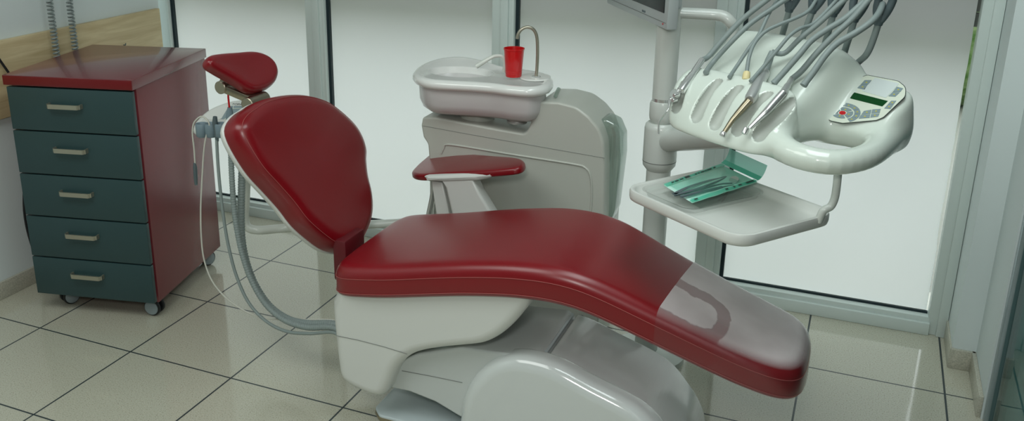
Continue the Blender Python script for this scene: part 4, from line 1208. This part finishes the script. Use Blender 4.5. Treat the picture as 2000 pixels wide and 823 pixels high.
# sterilisation pouch on the dish, propped up towards its flap
pq = lambda x, y, z: at(x, y, 'z', z)
zp0 = ZTR + 0.002
c1_, c2_, c3_, c4_ = pq(1296, 362, zp0), pq(1352, 397, zp0), pq(1480, 356, zp0 + 0.010), pq(1408, 322, zp0 + 0.014)
po_ = thing('sterilisation_pouch', 'sealed green film pouch with steel instruments inside, lying on the tray', 'pouch', tuple((c1_ + c3_) / 2))


def quad(a, b, s, t):      # a: along the long side, b: across
    return (c1_ * (1 - s) + c4_ * s) * (1 - t) + (c2_ * (1 - s) + c3_ * s) * t


def sheet(s0, s1, t0, t1, lift, ns=26, nt=10, puff=0.0):
    R = []
    for i in range(ns + 1):
        row = []
        for j in range(nt + 1):
            s = s0 + (s1 - s0) * i / ns; t = t0 + (t1 - t0) * j / nt
            ss = (s - s0) / (s1 - s0); tt2 = (t - t0) / (t1 - t0)
            h = lift + puff * (sin(pi * ss) * sin(pi * tt2)) ** 0.7 + 0.0006 * sin(23 * s + 9 * t) * sin(pi * ss)
            row.append(quad(0, 0, s, t) + V3(0, 0, h))
        R.append(row)
    return G().rings(R, False, False, closed=False)


obj('paper_back', sheet(0.0, 1.0, 0.0, 1.0, 0.0), 'pouch_paper', po_)
obj('film_front', sheet(0.03, 0.97, 0.10, 0.92, 0.004, puff=0.008), 'pouch', po_, label='clear green film front')
obj('long_seal', sheet(0.0, 1.0, 0.0, 0.12, 0.003), 'pouch_seal', po_)
obj('lower_seal', sheet(0.0, 1.0, 0.90, 1.0, 0.003), 'pouch_seal', po_)
# flap curled up at the far end
fl = G(); R = []
for i in range(9):
    k = i / 8
    row = []
    for j in range(9):
        t = j / 8
        basep = quad(0, 0, 1.0, t); dirs = unit(quad(0, 0, 1.0, t) - quad(0, 0, 0.6, t))
        up_ = V3(0, 0, 1)
        row.append(basep + dirs * 0.030 * sin(k * 1.2) + up_ * (0.034 * (1 - cos(k * 1.5)) + 0.004))
    R.append(row)
fl.rings(R, False, False, closed=False)
obj('flap', fl, 'pouch_flap', po_, 60, label='pale green flap folded up')
fs = G(); fs.rings([[p + V3(0, 0, 0.0008) for p in R[0]], [p + V3(0, 0, 0.0008) for p in R[3]]], False, False, closed=False)
obj('flap_seal', fs, 'pouch_seal', po_, 60)
for s0, s1 in ((0.10, 0.14), (0.16, 0.22), (0.24, 0.30), (0.33, 0.41), (0.50, 0.53), (0.55, 0.58), (0.60, 0.66), (0.67, 0.70), (0.71, 0.79), (0.82, 0.86)):
    t0, t1 = (0.025, 0.10) if 0.32 < s0 < 0.42 else (0.045, 0.085)
    a = [quad(0, 0, s, t) + V3(0, 0, 0.0042) for s, t in ((s0, t0), (s1, t0), (s1, t1), (s0, t1))]
    obj('print_mark', G().add(a, [(0, 1, 2, 3)]), 'line', po_, 0)
for s0, s1 in ((0.05, 0.10), (0.52, 0.56), (0.64, 0.67), (0.72, 0.77), (0.84, 0.96)):
    a = [quad(0, 0, s, t) + V3(0, 0, 0.0042) for s, t in ((s0, 0.93), (s1, 0.93), (s1, 0.975), (s0, 0.975))]
    obj('print_mark', G().add(a, [(0, 1, 2, 3)]), 'line', po_, 0)


def qp(x, y, z): return at(x, y, 'z', z)


zi = ZTR + 0.0095
mi = thing('mouth_mirror', 'round dental mirror with steel handle inside the green pouch', 'dental mirror', tuple(qp(1435, 352, zi)))
mm = qp(1434, 352, zi + 0.006)
obj('mirror_disc', G().lathe(mm, unit(V3(-0.1, -0.5, 1)), [(0.0085, -0.001), (0.0112, 0), (0.0116, 0.0015), (0.0108, 0.003), (0.0098, 0.0028)], 30), 'chrome', mi)
obj('mirror_handle', G().tube([qp(1430, 358, zi + 0.003), qp(1412, 359, zi + 0.002), qp(1398, 362, zi), qp(1360, 371, zi), qp(1318, 382, zi - 0.002)], [0.0016, 0.0016, 0.003, 0.0032, 0.0026], 12, smooth=24), 'hose_dark', mi, 60)
tw = thing('tweezers', 'dark steel tweezers inside the green pouch', 'tweezers', tuple(qp(1360, 365, zi)))
for q in ([(1316, 380), (1345, 366), (1385, 353), (1412, 347), (1424, 340)], [(1316, 381), (1350, 373), (1385, 361), (1412, 350), (1422, 343)]):
    P = spline([qp(x, y, zi + 0.001) for x, y in q], 24); R = []
    for i, p in enumerate(P):
        w = 0.0045 * (1 - 0.8 * (i / 23)) + 0.0006; sd = unit(np.cross(P[min(i + 1, 23)] - P[max(i - 1, 0)], V3(0, 0, 1)))
        R.append([p + sd * w, p + sd * w + V3(0, 0, 0.0012), p - sd * w + V3(0, 0, 0.0012), p - sd * w])
    obj('tine', G().rings(R), 'hose_dark', tw, 40)
pb = thing('dental_probe', 'thin dark steel probe beside the mirror handle in the green pouch', 'dental probe', tuple(qp(1375, 372, zi)))
obj('probe_handle', G().tube([qp(1330, 385, zi - 0.001), qp(1370, 375, zi), qp(1410, 366, zi)], 0.0032, 12, smooth=20), 'hose_dark', pb, 60)
obj('probe_tip', G().tube([qp(1410, 366, zi), qp(1424, 363, zi), qp(1434, 361, zi + 0.002)], [0.0022, 0.0012, 0.0006], 8, smooth=12), 'hose_dark', pb, 60)

# ================================================================== ASSISTANT ARM, LEFT OF THE BACKREST
YH = 0.30
aa = thing('assistant_arm', 'bent white tube arm with hose holder panel behind the backrest', 'holder arm', tuple(at(480, 450, 'y', YH)))
pz = 0.36
e0 = at(480, 446, 'y', YH)
pipe = [at(483, 300, 'y', YH), at(480, 380, 'y', YH), at(478, 425, 'y', YH), at(484, 444, 'y', YH), at(505, 450, 'y', YH + 0.01), at(545, 447, 'z', pz - 0.005), at(592, 444, 'z', pz - 0.002), at(740, 438, 'z', pz), at(835, 433, 'z', pz)]
print('pipe', [np.round(p, 2) for p in pipe])
obj('bent_tube', G().tube(pipe, 0.0145, 18, smooth=70), 'pipe', aa, 60)
obj('tube_cap', G().lathe(pipe[6], unit(pipe[6] - pipe[5]), [(0.017, -0.004), (0.0175, 0.0), (0.0175, 0.012), (0.015, 0.014)], 24), 'pipe', aa)
# panel: a rounded leaf leaning back, seen from below the headrest
PN0 = at(445, 225, 'y', YH); pt = radians(50); pdn = V3(0, cos(pt), sin(pt)); pw = unit(V3(1, 0.12, 0)); pnn = unit(np.cross(pw, pdn))
ppx2 = [(382, 256), (383, 240), (392, 227), (408, 213), (430, 203), (455, 197), (480, 197), (500, 203), (500, 240), (480, 246), (440, 246), (410, 250), (395, 262)]
pq_ = []
for q in ppx2:
    w = onplane(q[0], q[1], PN0, pnn) - PN0; pq_.append((w @ pw, w @ pdn))
PQ = spline(pq_, 60, True)
obj('holder_panel', G().pad(PQ, 0.024, 0.010, 0.006, lambda a, b, h: PN0 + pw * a + pdn * b + pnn * (h - 0.018), resample=False, capn=1), 'shell', aa, 50)
mpx = [(431, 234), (443, 214), (450, 207), (474, 207), (490, 215), (490, 236)]
g = G(); top = [onplane(x, y, PN0 + pnn * 0.0075, pnn) for x, y in mpx]; g.rings([[p - pnn * 0.001 for p in top], top])
obj('button_foil', g, 'key', aa, 20, label='blue grey button foil')
g = G()
for pa_, pb_ in (((456, 207), (452, 222)), ((445, 212), (474, 212)), ((452, 222), (438, 234)), ((452, 222), (488, 222))):
    g.tube([onplane(*pa_, PN0 + pnn * 0.0077, pnn), onplane(*pb_, PN0 + pnn * 0.0077, pnn)], 0.001, 4)
obj('foil_lines', g, 'panel', aa, 0)
to_ = onplane(452.5, 205.5, PN0 + pnn * 0.0062, pnn)
tx = text_geo('TOPAZ', 0.0095, to_, pw, pdn, 0.0008)
for i, v in enumerate(tx.v):
    w = np.array(v) - to_; tx.v[i] = tuple(to_ + pw * (w @ pw) * 1.45 + pdn * (w @ pdn) + pnn * (w @ pnn))
obj('lettering', tx, 'black', aa, 0, label='black lettering reading TOPAZ')
# row of holders
hx = [at(392, 252, 'y', YH - 0.05), at(450, 252, 'y', YH - 0.05)]
row = unit(hx[1] - hx[0])
obj('holder_bar', G().tube([hx[0] + V3(0, 0.02, 0.01), (hx[0] + hx[1]) / 2 + V3(0, 0.012, 0.008), hx[1] + V3(0, 0.02, 0.01)], [0.018, 0.02, 0.018], 16, smooth=16), 'shell', aa, 60)
for px in (394, 412, 431, 447):
    p = at(px, 252, 'y', YH - 0.07)
    o_ = G(); R = []
    for z, r in ((-0.026, 0.014), (-0.022, 0.0185), (0.015, 0.0195), (0.019, 0.017)):
        R.append([p + V3(r * cos(a), r * sin(a), z) for a in np.linspace(0, 2 * pi, 24, endpoint=False)])
    R += [[p + V3(r * cos(a), r * sin(a), z) for a in np.linspace(0, 2 * pi, 24, endpoint=False)] for z, r in ((0.014, 0.011), (-0.02, 0.010))]
    R.append(R[0])
    obj('holder_ring', o_.rings(R, False, False), 'hose_blue', aa, 50, label='blue grey holder ring')


def hosepath(pts, y0, y1, ya=None):
    n = len(pts); return [at(x, y, 'y', y0 + (y1 - y0) * (i / (n - 1)) ** 1.3) for i, (x, y) in enumerate(pts)]


def corrugated(P, r, n):
    P = spline(P, n); k = np.arange(n)
    T = np.gradient(P, axis=0); T /= np.linalg.norm(T, axis=1)[:, None]; R = []; u = unit(np.cross(T[0], [1.0, 0, 0.1]))
    for i in range(n):
        u = unit(u - T[i] * (u @ T[i])); w = np.cross(T[i], u); rr = r * (1 + 0.055 * (1 if i % 4 < 2 else -1))
        R.append([P[i] + rr * (cos(a) * u + sin(a) * w) for a in np.linspace(0, 2 * pi, 12, endpoint=False)])
    return G().rings(R)


YE = 0.10
INTO = lambda dz, dy: [V3(1.20, YE + dy, 0.196 + dz), V3(1.285, YE + dy, 0.20 + dz)]      # the hoses run into the rear of the body
s1 = thing('suction_hose', 'ribbed grey suction hose nearest the backrest, ending in a short blunt holder', 'hose', tuple(at(455, 270, 'y', YH)), 'hoses hanging from the holder arm')
pts = [(474, 262), (474, 300), (472, 360), (471, 420), (473, 470), (482, 515), (500, 560), (528, 600), (565, 625), (605, 633), (652, 634)]
obj('hose_tube', corrugated(hosepath(pts, YH - 0.03, YE) + INTO(0.0, 0.0), 0.0115, 460), 'hose', s1, 40)
p0 = at(474, 262, 'y', YH - 0.03)
obj('hose_end', G().tube([p0 - V3(0, 0, 0.012), p0 + V3(0, 0, 0.012), p0 + V3(0, 0.0, 0.05)], [0.013, 0.0125, 0.011], 18), 'hose_blue', s1)
s2_ = thing('suction_hose', 'ribbed grey suction hose with upright tube and thin red tip', 'hose', tuple(at(450, 262, 'y', YH - 0.07)), 'hoses hanging from the holder arm')
pts = [(450, 262), (451, 300), (453, 350), (457, 405), (463, 450), (474, 500), (492, 550), (520, 596), (556, 626), (600, 640), (652, 641)]
obj('hose_tube', corrugated(hosepath(pts, YH - 0.07, YE - 0.02) + INTO(-0.012, -0.03), 0.0088, 500), 'hose', s2_, 40)
obj('suction_tube', G().tube([at(450, 268, 'y', YH - 0.07), at(449, 245, 'y', YH - 0.07), at(449, 226, 'y', YH - 0.07), at(449, 210, 'y', YH - 0.07)], [0.0105, 0.0105, 0.0125, 0.0075], 18, smooth=20), 'hose_blue', s2_, 50)
obj('red_tip', G().tube([at(448, 211, 'y', YH - 0.07), at(446, 192, 'y', YH - 0.07), at(445, 168, 'y', YH - 0.07)], 0.0030, 12), 'red', s2_, label='thin red tip')
s3 = thing('handpiece_hose', 'thin smooth grey hose with small dark slate handpiece in the holder', 'hose', tuple(at(421, 262, 'y', YH - 0.08)), 'hoses hanging from the holder arm')
pts = [(423, 268), (425, 310), (429, 360), (436, 420), (446, 480), (462, 540), (486, 592), (520, 628), (560, 648), (605, 652), (655, 651)]
obj('hose_tube', G().tube(hosepath(pts, YH - 0.08, YE - 0.03) + INTO(-0.03, -0.045), 0.0052, 12, smooth=80), 'hose', s3, 60)
obj('handpiece', G().tube([at(424, 276, 'y', YH - 0.08), at(423, 262, 'y', YH - 0.08), at(421, 246, 'y', YH - 0.08), at(420, 240, 'y', YH - 0.08), at(420, 228, 'y', YH - 0.08)], [0.0055, 0.007, 0.0075, 0.009, 0.0065], 16, smooth=24), 'hose_dark', s3, 50, label='dark slate handpiece')
s4 = thing('lamp_cable', 'thin white cable looped over the holder with a grey plug hanging free', 'cable', tuple(at(385, 300, 'y', YH - 0.08)))
pts = [(381, 322), (379, 290), (376, 262), (378, 242), (388, 230), (397, 228), (406, 236), (409, 246), (404, 262), (400, 280), (397, 310), (394, 360), (392, 410), (393, 460), (398, 505), (412, 545), (434, 575), (462, 598), (496, 616), (540, 624), (595, 625), (652, 626)]
obj('cable', G().tube([at(x, y, 'y', YH - 0.085 if i < 9 else YH - 0.085 - 0.08 * (i - 8) / 14) for i, (x, y) in enumerate(pts)] + INTO(0.006, 0.02), 0.0026, 8, smooth=140), 'hose_white', s4, 60)
obj('plug', G().tube([at(380, 318, 'y', YH - 0.085), at(381, 326, 'y', YH - 0.085), at(382, 345, 'y', YH - 0.085), at(383, 361, 'y', YH - 0.085)], [0.0035, 0.0065, 0.0065, 0.0050], 14), 'hose_dark', s4, 40, label='grey plug')
# grey strut seen between armrest and unit
t = thing('floor_stand', 'slim grey metal strut standing behind the armrest post', 'stand', tuple(at(838, 440, 'y', 0.58)))
obj('strut', G().tube([at(850, 345, 'y', 0.58), at(843, 390, 'y', 0.58), at(826, 470, 'y', 0.58), V3(at(826, 470, 'y', 0.58)[0] - 0.05, 0.58, 0.06)], 0.008, 12), 'silver', t)
obj('second_strut', G().tube([at(854, 370, 'y', 0.585), at(848, 400, 'y', 0.585), at(846, 470, 'y', 0.585), V3(at(846, 470, 'y', 0.585)[0], 0.585, 0.06)], 0.005, 12), 'chrome', t)

# ================================================================== RIGHT SIDE
chn = thing('bead_chain', 'looped bead chain of a blind hanging beside the right pier', 'chain', (2.868, 0.86, 0.5))
cA = at(1949, 362, 'x', 2.862); cB = at(1990, 90, 'x', 2.862)
bd_ = G(); z = cA[2]
for s, yy in ((0, cA[1]), (1, cA[1] + 0.012)):
    k = 0; zz0 = cA[2] + (0.0 if s == 0 else 0.004)
    while zz0 + 0.009 * k < 2.6:
        zz1 = zz0 + 0.009 * k; k += 1
        bd_.lathe((cA[0] + 0.004 * s, yy, zz1), (0, 0, 1), [(0.0003, -0.002), (0.0017, -0.001), (0.0020, 0), (0.0017, 0.001), (0.0003, 0.002)], 6, False)
cho = obj('beads', bd_, 'hose', chn, 60); cho['kind'] = 'stuff'
obj('cord', G().tube([(cA[0], cA[1], 2.6), (cA[0], cA[1], cA[2]), (cA[0] + 0.002, cA[1] + 0.006, cA[2] - 0.006), (cA[0] + 0.004, cA[1] + 0.012, cA[2]), (cA[0] + 0.004, cA[1] + 0.012, 2.6)], 0.0005, 5), 'hose_white', chn, 60)
# room behind the glass
sb = at(2030, 640, 'z', 0.0)
sc_ = thing('side_cabinet', 'dark low cabinet behind the glass door', 'cabinet', (3.45, 1.12, 0))
obj('body', G().box((3.42, 1.165, 0.215), (0.76, 0.20, 0.43), 0.006), 'dark_cab', sc_)
obj('door', G().box((3.27, 1.056, 0.22), (0.32, 0.016, 0.38), 0.003), 'dark_cab', sc_)
obj('door', G().box((3.60, 1.056, 0.22), (0.32, 0.016, 0.38), 0.003), 'dark_cab', sc_)
cq = at(2004, 590, 'y', 1.05); cq = V3(cq[0] + 0.07, 1.16, 0)
tag(obj('red_carton', G().box((cq[0], cq[1], 0.4555), (0.24, 0.17, 0.05), 0.004), 'red_box'), 'red carton on the dark cabinet behind the glass', 'carton')
tag(obj('paper_stack', G().box((cq[0], cq[1], 0.5165), (0.22, 0.16, 0.07), 0.003), 'paper'), 'stack of white paper on top of the red carton', 'paper')
fpx = at(1990, 755, 'z', 0)
fpd = thing('foot_control', 'black foot control on the floor behind the glass door', 'foot control', tuple(fpx))
obj('pedal_base', G().box(fpx + V3(0.05, 0.02, 0.022), (0.15, 0.11, 0.044), 0.014), 'black', fpd)
obj('pedal_cap', G().lathe(fpx + V3(0.05, 0.02, 0.044), (0, 0, 1), [(0.045, 0), (0.043, 0.010), (0.03, 0.014)], 28), 'hose_dark', fpd)
obj('lead', G().tube([fpx + V3(-0.02, 0.03, 0.02), fpx + V3(-0.06, 0.06, 0.02), fpx + V3(-0.045, 0.16, 0.1), fpx + V3(0.0, 0.19, 0.2)], 0.003, 8, smooth=30), 'black', fpd, 60)

# ================================================================== LIGHT
def area(name, loc, rot, sx, sy, power, col=(1, 1, 1)):
    l = bpy.data.lights.new(name, 'AREA'); l.shape = 'RECTANGLE'; l.size = sx; l.size_y = sy; l.energy = power; l.color = col
    o = bpy.data.objects.new(name, l); COL.objects.link(o); o.location = loc; o.rotation_euler = rot
    return o


area('ceiling_lamp', (0.9, -1.6, 2.68), (0, 0, 0), 1.6, 1.4, 30, (0.96, 1.0, 0.97))
area('ceiling_lamp', (2.35, -0.35, 2.68), (0, 0, 0), 0.7, 1.4, 19, (0.9, 1.0, 1.0))  # fill added on the right to brighten tray and floor, no lamp known there
# the photographer's flash, bounced
fl_ = bpy.data.lights.new('camera_flash', 'AREA'); fl_.shape = 'DISK'; fl_.size = 0.22; fl_.energy = 11; fl_.color = (1.0, 1.0, 0.97)
fo = bpy.data.objects.new('camera_flash', fl_); COL.objects.link(fo); fo.location = (2.35, -2.05, 1.75)
fo.rotation_euler = (Vector((1.5, 0.2, 0.5)) - Vector(fo.location)).to_track_quat('-Z', 'Y').to_euler()

w = bpy.data.worlds.new('sky'); SC.world = w; w.use_nodes = True
bg = w.node_tree.nodes['Background']; bg.inputs[0].default_value = (0.91, 0.98, 1.0, 1); bg.inputs[1].default_value = 2.1

cam = bpy.data.cameras.new('camera'); co = bpy.data.objects.new('camera', cam); COL.objects.link(co); SC.camera = co
cam.sensor_fit = 'HORIZONTAL'; cam.sensor_width = 36; cam.lens = F / 2000 * 36
cam.shift_x = (1000 - CX) / 2000; cam.shift_y = (CY - 411.5) / 2000
cam.clip_start = 0.02; cam.clip_end = 60
from mathutils import Matrix
Mx = Matrix(((RT[0], UP[0], -FW[0], CAM[0]), (RT[1], UP[1], -FW[1], CAM[1]), (RT[2], UP[2], -FW[2], CAM[2]), (0, 0, 0, 1)))
co.matrix_world = Mx

SC.view_settings.view_transform = 'Standard'
SC.view_settings.look = 'None'
SC.view_settings.gamma = 1.0
SC.view_settings.use_curve_mapping = False
SC.view_settings.exposure = 0.0
